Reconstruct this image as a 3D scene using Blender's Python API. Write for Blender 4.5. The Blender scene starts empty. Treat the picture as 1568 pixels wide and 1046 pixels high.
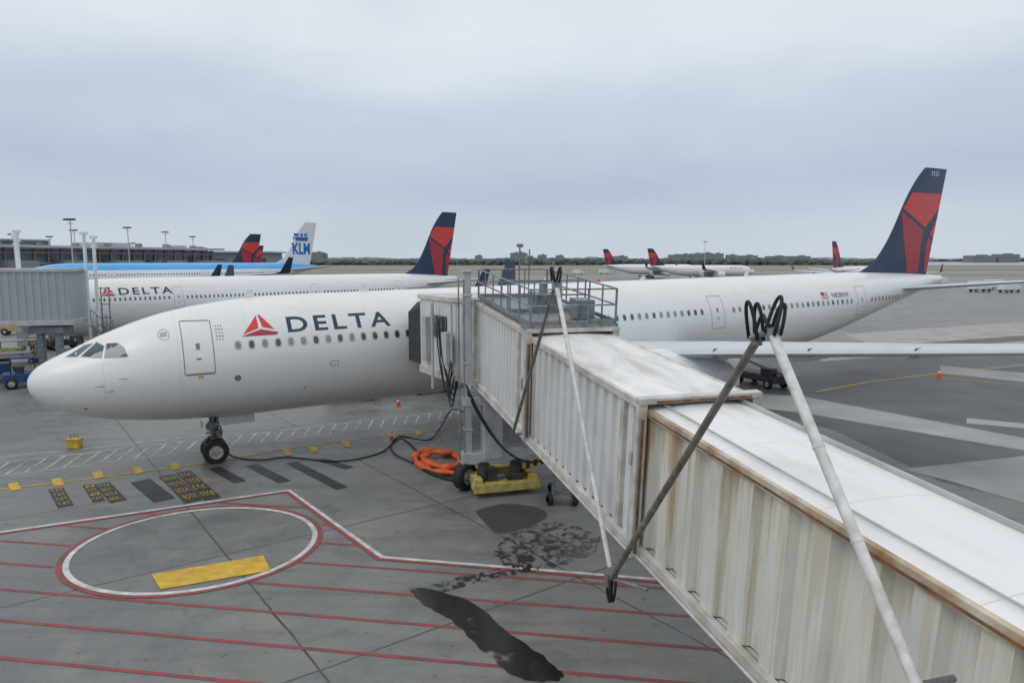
import bpy, bmesh, math, random
from mathutils import Vector, Matrix
random.seed(7)
D=bpy.data; SC=bpy.context.scene
rad=math.radians
# ------------------------------------------------------------ survey camera (solved from the aircraft's known dimensions)
CX,CY,F=784.,523.,1078.2
H=8.936; PIT=0.1152
def ray(u,v):
    a=(u-CX)/F; b=(CY-v)/F
    return Vector((a, math.cos(PIT)+b*math.sin(PIT), -math.sin(PIT)+b*math.cos(PIT)))
def G(u,v,z=0.0):
    d=ray(u,v); s=(z-H)/d.z
    return Vector((d.x*s,d.y*s,z))
def at_y(u,v,y):
    d=ray(u,v); s=y/d.y
    return Vector((d.x*s,y,H+d.z*s))
# ------------------------------------------------------------ materials
MATS={}
def nodes(m):
    m.use_nodes=True; nt=m.node_tree; return nt,nt.nodes,nt.links
def pbr(name,col,rough=.5,metal=0.,var=.08,scale=3.,bump=0.,spec=.5,dark=None,stretch=None,coat=0):
    if name in MATS: return MATS[name]
    m=D.materials.new(name); nt,N,L=nodes(m); b=N['Principled BSDF']
    b.inputs['Roughness'].default_value=rough; b.inputs['Metallic'].default_value=metal
    b.inputs['Specular IOR Level'].default_value=spec
    b.inputs['Coat Weight'].default_value=coat
    tc=N.new('ShaderNodeTexCoord'); mp=N.new('ShaderNodeMapping'); L.new(tc.outputs['Object'],mp.inputs[0])
    if stretch: mp.inputs['Scale'].default_value=stretch
    nz=N.new('ShaderNodeTexNoise'); nz.inputs['Scale'].default_value=scale; nz.inputs['Detail'].default_value=5; L.new(mp.outputs[0],nz.inputs['Vector'])
    cr=N.new('ShaderNodeValToRGB'); cr.color_ramp.elements[0].position=.3; cr.color_ramp.elements[1].position=.7
    c0=dark if dark else [c*(1-var*2) for c in col]
    cr.color_ramp.elements[0].color=(*c0,1); cr.color_ramp.elements[1].color=(*[min(1,c*(1+var*.5)) for c in col],1)
    L.new(nz.outputs[0],cr.inputs[0]); L.new(cr.outputs[0],b.inputs['Base Color'])
    if bump>0:
        bp=N.new('ShaderNodeBump'); bp.inputs['Strength'].default_value=bump; bp.inputs['Distance'].default_value=.02
        L.new(nz.outputs[0],bp.inputs['Height']); L.new(bp.outputs[0],b.inputs['Normal'])
    MATS[name]=m; return m
def mth(N,L,op,a,b=None,clamp=False):
    n=N.new('ShaderNodeMath'); n.operation=op; n.use_clamp=clamp
    for i,x in enumerate((a,b)):
        if x is None: continue
        if isinstance(x,(int,float)): n.inputs[i].default_value=x
        else: L.new(x,n.inputs[i])
    return n.outputs[0]
def mixc(N,L,f,a,b):
    n=N.new('ShaderNodeMix'); n.data_type='RGBA'
    for s,x in ((n.inputs[0],f),(n.inputs[6],a),(n.inputs[7],b)):
        if isinstance(x,(int,float)): s.default_value=x
        elif isinstance(x,tuple): s.default_value=(*x,1)
        else: L.new(x,s)
    return n.outputs[2]
def ramp(N,L,x,p0,p1,c0=(0,0,0),c1=(1,1,1)):
    r=N.new('ShaderNodeValToRGB'); e=r.color_ramp.elements
    if p0>p1: p0,p1,c0,c1=p1,p0,c1,c0
    e[0].position=p0; e[1].position=p1; e[0].color=(*c0,1); e[1].color=(*c1,1)
    L.new(x,r.inputs[0]); return r.outputs[0]
def noise(N,L,vec,scale,detail=5,rough=.55,dist=0):
    n=N.new('ShaderNodeTexNoise'); n.inputs['Scale'].default_value=scale; n.inputs['Detail'].default_value=detail; n.inputs['Roughness'].default_value=rough; n.inputs['Distortion'].default_value=dist
    L.new(vec,n.inputs['Vector']); return n.outputs[0]
def mapping(N,L,vec,scale=(1,1,1),rot=(0,0,0)):
    m=N.new('ShaderNodeMapping'); m.inputs['Scale'].default_value=scale; m.inputs['Rotation'].default_value=rot; L.new(vec,m.inputs[0]); return m.outputs[0]

def aircraft_paint(name,upper,lower=None,split=5.4,belly=(.42,.43,.43)):
    if name in MATS: return MATS[name]
    m=D.materials.new(name); nt,N,L=nodes(m); b=N['Principled BSDF']
    tc=N.new('ShaderNodeTexCoord'); o=tc.outputs['Object']; sp=N.new('ShaderNodeSeparateXYZ'); L.new(o,sp.inputs[0])
    if lower:
        f=mth(N,L,'GREATER_THAN',sp.outputs[2],split); base=mixc(N,L,f,lower,upper)
    else: base=mixc(N,L,0.0,upper,upper)
    fx=mth(N,L,'FRACT',mth(N,L,'DIVIDE',sp.outputs[0],2.65)); sx=mth(N,L,'LESS_THAN',fx,.009)
    fz=mth(N,L,'FRACT',mth(N,L,'DIVIDE',mth(N,L,'ADD',sp.outputs[2],.37),1.13)); sz=mth(N,L,'LESS_THAN',fz,.012)
    seam=mth(N,L,'MULTIPLY',mth(N,L,'MAXIMUM',sx,sz),.20)
    base=mixc(N,L,seam,base,(.2,.2,.2))
    n1=noise(N,L,mapping(N,L,o,(.25,.6,1.4)),1.6,6,.6); d=mth(N,L,'MULTIPLY',ramp(N,L,n1,.42,.75),.16)
    base=mixc(N,L,d,base,(.45,.43,.38))
    n2=noise(N,L,mapping(N,L,o,(3,3,.4)),1.5,5,.6)
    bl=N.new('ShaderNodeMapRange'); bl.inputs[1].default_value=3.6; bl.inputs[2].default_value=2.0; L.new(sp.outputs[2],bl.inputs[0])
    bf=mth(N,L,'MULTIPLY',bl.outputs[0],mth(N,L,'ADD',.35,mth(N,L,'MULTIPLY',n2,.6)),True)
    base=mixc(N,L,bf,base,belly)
    L.new(base,b.inputs['Base Color']); b.inputs['Roughness'].default_value=.32; b.inputs['Coat Weight'].default_value=.25; b.inputs['Coat Roughness'].default_value=.12
    MATS[name]=m; return m

WHITE=(.76,.775,.77)
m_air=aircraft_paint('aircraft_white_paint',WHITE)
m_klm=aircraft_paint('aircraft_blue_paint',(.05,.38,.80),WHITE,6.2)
m_navy=pbr('navy_paint',(.012,.03,.085),.35,var=.1,coat=.2)
m_red=pbr('red_paint',(.68,.045,.03),.35,var=.08,coat=.2)
m_dred=pbr('dark_red_paint',(.40,.025,.04),.35,var=.08,coat=.2)
m_finwhite=pbr('fin_white_paint',(.75,.78,.80),.4)
m_klmtxt=pbr('blue_lettering',(.01,.14,.45),.4)
m_win=pbr('cabin_window_glass',(.05,.06,.07),.12,var=.2,spec=.8)
m_shade=pbr('window_shade',(.27,.30,.32),.3,var=.15)
m_winf=pbr('window_surround',(.60,.61,.61),.4)
m_cock=pbr('cockpit_glass',(.012,.06,.075),.06,var=.4,spec=1,scale=1.5)
m_seam=pbr('door_seal',(.20,.20,.20),.6)
m_grey=pbr('light_grey_paint',(.47,.49,.50),.5,var=.12,scale=2)
m_dark=pbr('dark_steel',(.06,.06,.062),.5,.3,var=.3)
m_black=pbr('black_rubber',(.018,.018,.019),.7,var=.3,scale=8)
m_hub=pbr('wheel_hub',(.5,.5,.5),.4,.2,var=.25,scale=6)
m_strut=pbr('gear_strut',(.22,.23,.24),.4,.3,var=.35,scale=5)
m_wing=pbr('wing_paint',(.56,.60,.63),.38,var=.06,scale=.8)
m_steel=pbr('galvanised_steel',(.27,.30,.32),.45,.3,var=.25,scale=5)
m_polew=pbr('white_tube_paint',(.74,.74,.72),.4,var=.10,scale=6,dark=(.52,.50,.46))
m_polg=pbr('weathered_grey_tube',(.20,.19,.17),.5,var=.3,scale=5,dark=(.11,.095,.075))
m_yel=pbr('yellow_marking',(.70,.43,.03),.65,var=.12,scale=2.5,dark=(.42,.27,.05))
m_yelm=pbr('yellow_machine_paint',(.60,.47,.12),.5,var=.2,scale=4,dark=(.28,.22,.08))
m_wmark=pbr('white_marking',(.62,.62,.60),.7,var=.25,scale=2.2,dark=(.36,.36,.35))
m_wfade=pbr('faded_white_marking',(.50,.51,.51),.7,var=.25,scale=1.5,dark=(.22,.22,.22))
m_rmark=pbr('red_marking',(.31,.055,.05),.7,var=.25,scale=1.6,dark=(.16,.065,.06))
m_bmark=pbr('black_marking',(.035,.035,.035),.55,var=.3,scale=2)
m_orange=pbr('orange_hose',(.75,.13,.03),.6,var=.2,scale=6)
m_conc=pbr('pale_concrete',(.36,.36,.35),.75,var=.14,scale=.35,bump=.1,dark=(.27,.27,.265))
m_asph=pbr('dark_asphalt',(.105,.108,.11),.6,var=.2,scale=.3,bump=.1,dark=(.07,.072,.075))
m_blue=pbr('blue_paint',(.02,.07,.22),.45,var=.2)
m_canopy=pbr('canopy_fabric',(.07,.075,.08),.8,var=.2)

# ------------------------------------------------------------ mesh helpers
class MB:
    def __init__(s): s.v=[]; s.f=[]
    def add(s,vs,fs):
        n=len(s.v); s.v+= [tuple(v) for v in vs]; s.f+=[tuple(i+n for i in f) for f in fs]; return s
    def box(s,c,d,M=None):
        x,y,z=[k/2 for k in d]; vs=[Vector((sx*x,sy*y,sz*z)) for sx in(-1,1) for sy in(-1,1) for sz in(-1,1)]
        if M: vs=[M@v for v in vs]
        c=Vector(c); vs=[v+c for v in vs]
        return s.add(vs,[(0,1,3,2),(4,6,7,5),(0,4,5,1),(2,3,7,6),(0,2,6,4),(1,5,7,3)])
    def cyl(s,p0,p1,r0,r1=None,n=12,cap=True):
        if r1 is None:r1=r0
        p0=Vector(p0);p1=Vector(p1);d=(p1-p0).normalized()
        a=d.orthogonal().normalized(); b=d.cross(a); vs=[]
        for p,r in((p0,r0),(p1,r1)):
            for i in range(n):
                t=2*math.pi*i/n; vs.append(p+a*math.cos(t)*r+b*math.sin(t)*r)
        fs=[(i,(i+1)%n,n+(i+1)%n,n+i) for i in range(n)]
        if cap: fs+=[tuple(range(n))[::-1],tuple(range(n,2*n))]
        return s.add(vs,fs)
    def tube(s,pts,r,n=8):
        pts=[Vector(p) for p in pts]; vs=[];a=None
        for i,p in enumerate(pts):
            rr=r[i] if isinstance(r,list) else r
            d=(pts[min(i+1,len(pts)-1)]-pts[max(i-1,0)]).normalized()
            a=d.orthogonal().normalized() if a is None else (a-d*a.dot(d)).normalized()
            b=d.cross(a)
            for k in range(n):
                t=2*math.pi*k/n; vs.append(p+a*math.cos(t)*rr+b*math.sin(t)*rr)
        fs=[(i*n+k,i*n+(k+1)%n,(i+1)*n+(k+1)%n,(i+1)*n+k) for i in range(len(pts)-1) for k in range(n)]
        fs+=[tuple(range(n))[::-1],tuple(range((len(pts)-1)*n,len(pts)*n))]
        return s.add(vs,fs)
    def lathe(s,prof,org,ax='x',n=40):
        vs=[]; o=Vector(org)
        for (x,r) in prof:
            for i in range(n):
                t=2*math.pi*i/n
                if ax=='x': vs.append(o+Vector((x,math.cos(t)*r,math.sin(t)*r)))
                elif ax=='y': vs.append(o+Vector((math.cos(t)*r,x,math.sin(t)*r)))
                else: vs.append(o+Vector((math.cos(t)*r,math.sin(t)*r,x)))
        fs=[(j*n+i,j*n+(i+1)%n,(j+1)*n+(i+1)%n,(j+1)*n+i) for j in range(len(prof)-1) for i in range(n)]
        return s.add(vs,fs)
    def obj(s,name,mat,parent=None,smooth=False,M=None,bevel=0,ang=None):
        me=D.meshes.new(name); me.from_pydata(s.v,[],s.f); me.update()
        bm=bmesh.new(); bm.from_mesh(me); bmesh.ops.recalc_face_normals(bm,faces=bm.faces); bm.to_mesh(me); bm.free()
        if smooth:
            me.polygons.foreach_set('use_smooth',[True]*len(me.polygons))
            if ang: me.set_sharp_from_angle(angle=rad(ang))
        me.materials.append(mat); o=D.objects.new(name,me); SC.collection.objects.link(o)
        if parent: o.parent=parent
        if M: o.matrix_local=M
        if bevel:
            b=o.modifiers.new('bevel','BEVEL'); b.width=bevel; b.segments=2; b.limit_method='ANGLE'
        return o
def empty(name,M=None):
    e=D.objects.new(name,None); SC.collection.objects.link(e); e.empty_display_size=.5
    if M: e.matrix_world=M
    return e
def refine(bm,maxe):
    bmesh.ops.triangulate(bm,faces=bm.faces[:])
    for _ in range(7):
        es=[e for e in bm.edges if e.calc_length()>maxe]
        if not es: break
        bmesh.ops.subdivide_edges(bm,edges=es,cuts=1); bmesh.ops.triangulate(bm,faces=bm.faces[:])
def dump(mb,bm,fn):
    bm.verts.ensure_lookup_table(); bm.verts.index_update()
    mb.add([fn(v.co.x,v.co.y) for v in bm.verts],[tuple(v.index for v in f.verts) for f in bm.faces]); bm.free()
def conform(mb,poly,fn,maxe=.4):
    bm=bmesh.new(); vs=[bm.verts.new((p[0],p[1],0)) for p in poly]; bm.faces.new(vs)
    refine(bm,maxe); dump(mb,bm,fn)
def text_mesh(mb,txt,x0,x1,z0,z1,fn,space=1.15,bold=.02,maxe=.35):
    cu=D.curves.new('t','FONT'); cu.body=txt; cu.space_character=space; cu.offset=bold; cu.resolution_u=4
    o=D.objects.new('t',cu); SC.collection.objects.link(o); dg=bpy.context.evaluated_depsgraph_get()
    me=D.meshes.new_from_object(o.evaluated_get(dg)); D.objects.remove(o)
    bm=bmesh.new(); bm.from_mesh(me); D.meshes.remove(me)
    xs=[v.co.x for v in bm.verts]; ys=[v.co.y for v in bm.verts]; a,b,c,d=min(xs),max(xs),min(ys),max(ys)
    for v in bm.verts: v.co=Vector((x0+(v.co.x-a)/(b-a)*(x1-x0), z0+(v.co.y-c)/(d-c)*(z1-z0),0))
    refine(bm,maxe); dump(mb,bm,fn)

# ------------------------------------------------------------ airliner
def pchip(xs,ys):
    n=len(xs); h=[xs[i+1]-xs[i] for i in range(n-1)]; dl=[(ys[i+1]-ys[i])/h[i] for i in range(n-1)]
    m=[dl[0]]+[0 if dl[i-1]*dl[i]<=0 else 2*dl[i-1]*dl[i]/(dl[i-1]+dl[i]) for i in range(1,n-1)]+[dl[-1]]
    def f(x):
        if x<=xs[0]: return ys[0]
        if x>=xs[-1]: return ys[-1]
        i=0
        while x>xs[i+1]: i+=1
        t=(x-xs[i])/h[i]
        return (2*t**3-3*t*t+1)*ys[i]+(t**3-2*t*t+t)*h[i]*m[i]+(-2*t**3+3*t*t)*ys[i+1]+(t**3-t*t)*h[i]*m[i+1]
    return f
def sq(l): 
    f=pchip([math.sqrt(a) for a,_ in l],[b for _,b in l]); return lambda x:f(math.sqrt(max(0,x)))
TOP=sq([(0,4.22),(.1,4.56),(.4,4.88),(1,5.22),(1.7,5.54),(2.4,5.88),(3.1,6.17),(4,6.50),(5,6.79),(6.5,7.07),(8.5,7.28),(10.5,7.36),(30,7.38),(50,7.36),(57,7.16),(61,6.95),(63.2,6.8)])
BOT=sq([(0,4.18),(.1,3.82),(.4,3.48),(1,3.10),(2,2.70),(3,2.47),(4,2.31),(6,2.13),(8.5,2.06),(40,2.06),(44,2.28),(48,2.95),(52,3.85),(56,4.75),(60,5.6),(63.2,6.25)])
WID=sq([(0,.02),(.1,.42),(.4,.82),(1,1.27),(2,1.80),(3,2.18),(4,2.43),(5,2.58),(6.5,2.70),(9,2.76),(42,2.76),(47,2.60),(51,2.25),(55,1.70),(59,1.05),(63.2,.32)])
def surf(x,z,off=.008,side=-1):
    t,b,w=TOP(x),BOT(x),WID(x); zm=(t+b)/2; h=(t-b)/2; k=max(-.985,min(.985,(z-zm)/h)); c=math.sqrt(1-k*k)
    dx=.05; w2=WID(x+dx)-w
    n=Vector((-w2/dx*c, c/w*w, k*w/h)).normalized()
    return Vector((x, side*w*c, zm+k*h))+Vector((n.x*off, side*n.y*off, n.z*off))
FT=15.45
def finx(u,v): return 63.3+(u-(1437+15*(418-v)/163))/13.4
def finz(v): return 7.05+(418-v)/163*(FT-7.05)
_le=pchip([6.4,7.2,8.1,FT,FT+.2],[51.2,52.2,54.2,60.3,60.9])
def fin_le(z): return _le(z)
def fin_te(z): return 61.3+(z-7.05)/(FT-7.05)*2.1
def fin_y(x,z):
    a,b=fin_le(z),fin_te(z); c=min(.999,max(.001,(x-a)/(b-a))); th=(.30-.018*(z-7))
    return th*2.6*(.2969*math.sqrt(c)-.126*c-.3516*c*c+.2843*c**3-.1036*c**4)/.5
def wingm(mb,secs,n=14,side=-1):
    vs=[]
    for (q,xl,ch,z,tk) in secs:
        for i in range(2*n):
            t=i/(2*n)*2*math.pi; c=(1+math.cos(t))/2; yt=tk*5*ch*(.2969*math.sqrt(c)-.126*c-.3516*c*c+.2843*c**3-.1036*c**4)
            vs.append((xl+c*ch, side*q, z+(yt if math.sin(t)>=0 else -yt*.7)-.02*ch*c))
    m=2*n; fs=[(j*m+i,j*m+(i+1)%m,(j+1)*m+(i+1)%m,(j+1)*m+i) for j in range(len(secs)-1) for i in range(m)]
    fs+=[tuple(range(m)),tuple(range((len(secs)-1)*m,len(secs)*m))]
    mb.add(vs,fs)
def wheel(tm,hm,c,r,w,side=None):
    c=Vector(c); pr=[(-w/2,r*.55),(-w/2,r*.86),(-w*.38,r*.97),(-w*.2,r),(w*.2,r),(w*.38,r*.97),(w/2,r*.86),(w/2,r*.55)]
    tm.lathe(pr,c,'y',28)
    hm.lathe([(-w*.42,.01),(-w*.44,r*.16),(-w*.30,r*.2),(-w*.26,r*.42),(-w*.42,r*.56),(w*.42,r*.56),(w*.26,r*.42),(w*.30,r*.2),(w*.44,r*.16),(w*.42,.01)],c,'y',24)
def airliner(name,loc,theta,k=(1,1,1),pitch=-.016,detail=2,livery='delta',title='DELTA',sidep=-1):
    M=Matrix.Translation(loc)@Matrix.Rotation(theta,4,'Z')@Matrix.Rotation(pitch,4,'Y')@Matrix.Diagonal((*k,1))
    e=empty(name,M)
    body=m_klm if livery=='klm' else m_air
    nr,na=(190,96) if detail==2 else (70,40)
    fb=MB(); L=63.2
    for j in range(nr+1):
        x=L*(j/nr)**1.75; t,b,w=TOP(x),BOT(x),WID(x); zm=(t+b)/2;h=(t-b)/2
        for i in range(na):
            a=2*math.pi*i/na; fb.v.append((x,w*math.cos(a),zm+h*math.sin(a)))
    for j in range(nr):
        for i in range(na): fb.f.append((j*na+i,j*na+(i+1)%na,(j+1)*na+(i+1)%na,(j+1)*na+i))
    fb.f.append(tuple(range(na))); fb.f.append(tuple(range(nr*na,(nr+1)*na)))
    fb.obj('fuselage',body,e,True,ang=50)
    ex,ez=(22.4,3.15) if detail==2 else (20.6,2.85)
    for s,nm in((-1,'port'),(1,'starboard')):
        w=MB(); wingm(w,[(1.2,19.2,12.8,3.35,.13),(2.8,20.2,11.6,3.75,.13),(9.4,24.3,7.6,4.50,.115),(18,29.8,5.2,5.07,.105),(28.6,36.6,2.5,5.80,.10)],side=s)
        w.obj(nm+'_wing',m_wing,e,True,ang=50)
        w=MB(); wingm(w,[(28.6,36.6,2.5,5.80,.10),(29.1,37.2,2.1,6.05,.09),(29.7,38.6,1.0,8.3,.08)],side=s)
        w.obj(nm+'_winglet',m_navy,e,True,ang=50)
        w=MB(); wingm(w,[(.4,54.6,5.4,5.95,.09),(9.6,60.6,2.1,6.75,.09)],side=s); w.obj(nm+'_tailplane',m_wing,e,True,ang=50)
        en=MB(); en.lathe([(.5,1.05),(.1,1.2),(0,1.32),(.15,1.42),(1,1.58),(2.6,1.58),(3.9,1.42),(4.6,1.25),(4.6,1.1)],(ex,s*9.37,ez),n=40)
        en.lathe([(4.2,1.05),(5.4,.85),(6.2,.62),(6.2,.5),(5.5,.4),(7.0,.12),(7.2,.01)],(ex,s*9.37,ez),n=32)
        en.obj(nm+'_engine',m_finwhite,e,True,ang=40)
        fn=MB(); fn.lathe([(.9,.3),(.9,1.2)],(ex,s*9.37,ez),n=32); fn.obj(nm+'_fan',m_dark,e)
        py=MB(); py.add([(ex+.9,s*9.25,4.2),(ex+.9,s*9.5,4.2),(ex+6.9,s*9.25,4.4),(ex+6.9,s*9.5,4.4),(ex+1.9,s*9.25,4.65),(ex+1.9,s*9.5,4.65),(ex+5.4,s*9.25,3.4),(ex+5.4,s*9.5,3.4)],[(0,1,5,4),(4,5,3,2),(0,4,2,6),(1,7,3,5),(0,6,7,1),(6,2,3,7)]); py.obj(nm+'_pylon',m_air,e)
        ff=MB()
        for q,xx,zz in((6.5,30.2,3.95),(12.5,31.0,4.3),(17,33.0,4.65),(21.5,35.3,4.95)):
            ff.lathe([(-2.4,.02),(-1.8,.16),(-.6,.27),(.8,.25),(2.2,.02)],(xx,s*q,zz),n=14)
        ff.obj(nm+'_flap_fairings',m_finwhite,e,True)
        if detail==2:
            lp=MB()
            for q in (5.5,8.2,11.4,14.6,17.8,21,24.2):
                xl=20.2+(q-2.8)*.621 if q<9.4 else 24.3+(q-9.4)*.64
                zz=(3.75+(q-2.8)*.1136 if q<9.4 else 4.5+(q-9.4)*.067)
                lp.box((xl+.6,s*q,zz+.02),(1.1,.025,.52*(1-q*.02)))
            lp.obj(nm+'_slat_gaps',m_seam,e)
    bf=MB(); bf.lathe([(0,.05),(1.5,1.5),(3,2.2),(6,2.6),(13,2.6),(16,2.1),(18.5,.9),(19.5,.05)],(17.8,0,0),n=40)
    bf.v=[(x,y*1.12,3.2+z*.55) for x,y,z in bf.v]; bf.obj('belly_fairing',m_air,e,True)
    fm=MB(); nz,nc=30,16
    zs=[6.4+(FT-6.4)*i/nz for i in range(nz+1)]
    for z in zs:
        a,b=fin_le(z),fin_te(z)
        for i in range(nc+1):
            c=(i/nc)**1.6; x=a+c*(b-a); fm.v.append((x,-fin_y(x,z) if 0<i<nc else -.002,z))
        for i in range(nc,-1,-1):
            c=(i/nc)**1.6; x=a+c*(b-a); fm.v.append((x,fin_y(x,z) if 0<i<nc else .002,z))
    m=2*(nc+1)
    fm.f=[(j*m+i,j*m+(i+1)%m,(j+1)*m+(i+1)%m,(j+1)*m+i) for j in range(nz) for i in range(m)]+[tuple(range(nz*m,nz*m+m))]
    fm.obj('fin',m_finwhite if livery=='klm' else m_navy,e,True,ang=60)
    for s in (-1,1):
        def ff(x,z,s=s): return Vector((x,s*(fin_y(x,z)+.012),z))
        P=lambda L:[(min(max(finx(u,v),fin_le(finz(v))+.03),fin_te(finz(v))-.02),finz(v)) for u,v in L]
        if livery=='delta':
            r=MB()
            conform(r,P([(1386,294),(1450,294),(1446,316),(1408,347),(1369,319)]),ff,.6)
            conform(r,P([(1417,357),(1440,330),(1434,365)]),ff,.6)
            r.obj('tail_red',m_red,e)
            r=MB()
            conform(r,P([(1366,323),(1405,351),(1399,376),(1393,416),(1372,416),(1366,360)]),ff,.6)
            conform(r,P([(1414,361),(1434,369),(1428,398),(1420,416),(1404,416),(1408,376)]),ff,.6)
            r.obj('tail_dark_red',m_dred,e)
            if detail==2:
                r=MB(); text_mesh(r,'3320',61.1,62.2,FT-.62,FT-.25,(lambda x,z,s=s:ff(x if s<0 else 123.3-x,z)),1.1,.01,.6); r.obj('ship_number',m_finwhite,e)
        else:
            r=MB()
            def ft(x,z,s=s): return ff(x if s<0 else 118-x,z) 
            text_mesh(r,'KLM',56.8,61.4,9.0,11.3,ft,1.05,.04,.6)
            conform(r,[(57.7,11.7),(60.8,11.7),(61.0,12.5),(57.5,12.5)],ft,.6)
            for i in range(3): conform(r,[(57.8+i*1.1,12.65),(58.5+i*1.1,12.65),(58.5+i*1.1,13.2),(57.8+i*1.1,13.2)],ft,.6)
            r.obj('tail_lettering',m_klmtxt,e)
    for s in(-1,1):
        def fs(x,z,s=s,o=.01): return surf(x,z,o,s)
        flip=(lambda x,z:fs(x,z)) if s<0 else (lambda x,z:fs(23.9-x,z))
        if livery=='delta':
            xs_=0 if detail==2 else .6
            fl2=(lambda x,z:flip(x+xs_,z)); 
            t=MB(); text_mesh(t,title,9.62,14.25+2*xs_,5.86,6.49,fl2,1.28,.018,.35); t.obj('airline_title',m_navy,e)
            t=MB(); conform(t,[(8.50,6.62),(8.58,6.62),(9.08,6.02),(8.60,6.14)],fl2,.3); conform(t,[(8.44,6.62),(7.80,5.88),(8.44,6.10)],fl2,.3); t.obj('logo_upper',m_red,e)
            t=MB(); conform(t,[(7.72,5.80),(8.53,6.05),(9.22,5.90),(9.14,5.80)],fl2,.3); t.obj('logo_lower',m_dred,e)
        wn=MB(); wf=MB(); wsd=MB(); x=7.55
        while x<55.5:
            if not any(a<x<b for a,b in((15.7,17.6),(33.9,36.0),(48.3,50.4))):
                sg=10
                inner=wn if (detail<2 or (12.4<x<20) or random.random()<.3) else wsd
                for mbx,rx,rz,o in((wf,.15,.205,.006),(inner,.105,.155,.011)):
                    if detail<2 and mbx is wf: continue
                    ps=[fs(x,5.47,o=o)]+[fs(x+rx*math.copysign(abs(math.cos(q))**.75,math.cos(q)),5.47+rz*math.copysign(abs(math.sin(q))**.75,math.sin(q)),o=o) for q in [2*math.pi*i/sg for i in range(sg)]]
                    mbx.add(ps,[(0,1+i,1+(i+1)%sg) for i in range(sg)])
            x+=.533
        wn.obj('cabin_windows',m_win,e)
        if detail==2: wf.obj('cabin_window_surrounds',m_winf,e); wsd.obj('cabin_window_shades',m_shade,e)
        ds=MB()
        def strip(x0,z0,x1,z1,w=.035):
            if abs(x1-x0)>abs(z1-z0): conform(ds,[(x0,z0-w/2),(x1,z0-w/2),(x1,z0+w/2),(x0,z0+w/2)],lambda x,z:fs(x,z,o=.012),.3)
            else: conform(ds,[(x0-w/2,z0),(x0+w/2,z0),(x0+w/2,z1),(x0-w/2,z1)],lambda x,z:fs(x,z,o=.012),.3)
        for a,b,c,d in((5.48,6.6,4.42,6.50),(16.1,17.2,4.45,6.5),(34.4,35.5,4.42,6.35),(48.85,49.95,4.42,6.45)):
            w_=.03 if a<6 else .022
            strip(a,c,a,d,w_);strip(b,c,b,d,w_);strip(a+w_,c,b-w_,c,.07 if a<6 else .03);strip(a+w_,d,b-w_,d,w_)
            conform(ds,[(a+.48,5.40),(a+.62,5.40),(a+.62,5.64),(a+.48,5.64)],lambda x,z:fs(x,z,o=.012),.3)
            conform(ds,[(a+.46,5.0),(a+.64,5.0),(a+.64,5.06),(a+.46,5.06)],lambda x,z:fs(x,z,o=.012),.3)
        if detail==2:
            for a,b,c,d in((11.3,11.65,4.3,4.5),(23.0,23.4,4.1,4.3)):
                strip(a,c,a,d,.02);strip(b,c,b,d,.02);strip(a+.02,c,b-.02,c,.02);strip(a+.02,d,b-.02,d,.02)
            for cx,cz,r in((7.45,4.12,.13),(15.3,4.9,.07),(1.95,3.25,.05),(10.2,3.4,.04)):
                conform(ds,[(cx+r*math.cos(q),cz+r*math.sin(q)) for q in [i*math.pi/6 for i in range(12)]],lambda x,z:fs(x,z,o=.012),.3)
            for i in range(5):
                for jj in range(3): conform(ds,[(6.75+jj*.11,6.25-i*.13),(6.80+jj*.11+.02*(i%2),6.25-i*.13),(6.80+jj*.11+.02*(i%2),6.29-i*.13),(6.75+jj*.11,6.29-i*.13)],lambda x,z:fs(x,z,o=.012),.3)
            for i in range(24):
                a0=i*math.pi/12; a1=a0+math.pi/12*.6; r=.21
                conform(ds,[(4.85+r*math.cos(a0),6.02+r*math.sin(a0)),(4.85+r*math.cos(a1),6.02+r*math.sin(a1)),(4.85+(r-.025)*math.cos(a1),6.02+(r-.025)*math.sin(a1)),(4.85+(r-.025)*math.cos(a0),6.02+(r-.025)*math.sin(a0))],lambda x,z:fs(x,z,o=.012),.3)
            for dzz in (-.06,0,.06): conform(ds,[(4.72,6.0+dzz),(4.97,6.03+dzz),(4.97,6.055+dzz),(4.72,6.025+dzz)],lambda x,z:fs(x,z,o=.012),.3)
            reg=MB(); text_mesh(reg,'N820NW',46.0,47.9,5.80,6.12,(lambda x,z:fs(x,z)) if s<0 else (lambda x,z:fs(93.9-x,z)),1.1,.01,.35); reg.obj('registration',m_navy,e)
            fl=MB(); conform(fl,[(44.9,5.78),(45.6,5.78),(45.6,6.18),(44.9,6.18)],fs,.35); fl.obj('flag_ground',m_finwhite,e)
            fl=MB()
            for i in range(4): conform(fl,[(44.9,5.78+i*.11),(45.6,5.78+i*.11),(45.6,5.83+i*.11),(44.9,5.83+i*.11)],lambda x,z:fs(x,z,o=.016),.35)
            fl.obj('flag_stripes',m_red,e)
            fl=MB(); conform(fl,[(44.9,5.98),(45.2,5.98),(45.2,6.18),(44.9,6.18)],lambda x,z:fs(x,z,o=.02),.35); fl.obj('flag_canton',m_navy,e)
            fl=MB(); conform(fl,[(5.95,4.26),(6.15,4.26),(6.15,4.34),(5.95,4.34)],lambda x,z:fs(x,z,o=.016),.35); fl.obj('sill_placard',m_yel,e)
        ds.obj('door_outlines',m_seam,e)
        W1=[(1.42,5.28),(1.80,5.30),(2.36,5.74),(2.06,5.66)]; W2=[(1.94,5.31),(2.62,5.26),(2.74,5.66),(2.50,5.78)]; W3=[(2.74,5.26),(3.52,5.28),(3.40,5.62),(3.20,5.76),(2.84,5.74)]
        ck=MB()
        for pl in (W1,W2,W3): conform(ck,pl,lambda x,z:fs(x,z,o=.012),.25)
        ck.obj('cockpit_windows',m_cock,e,True)
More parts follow.
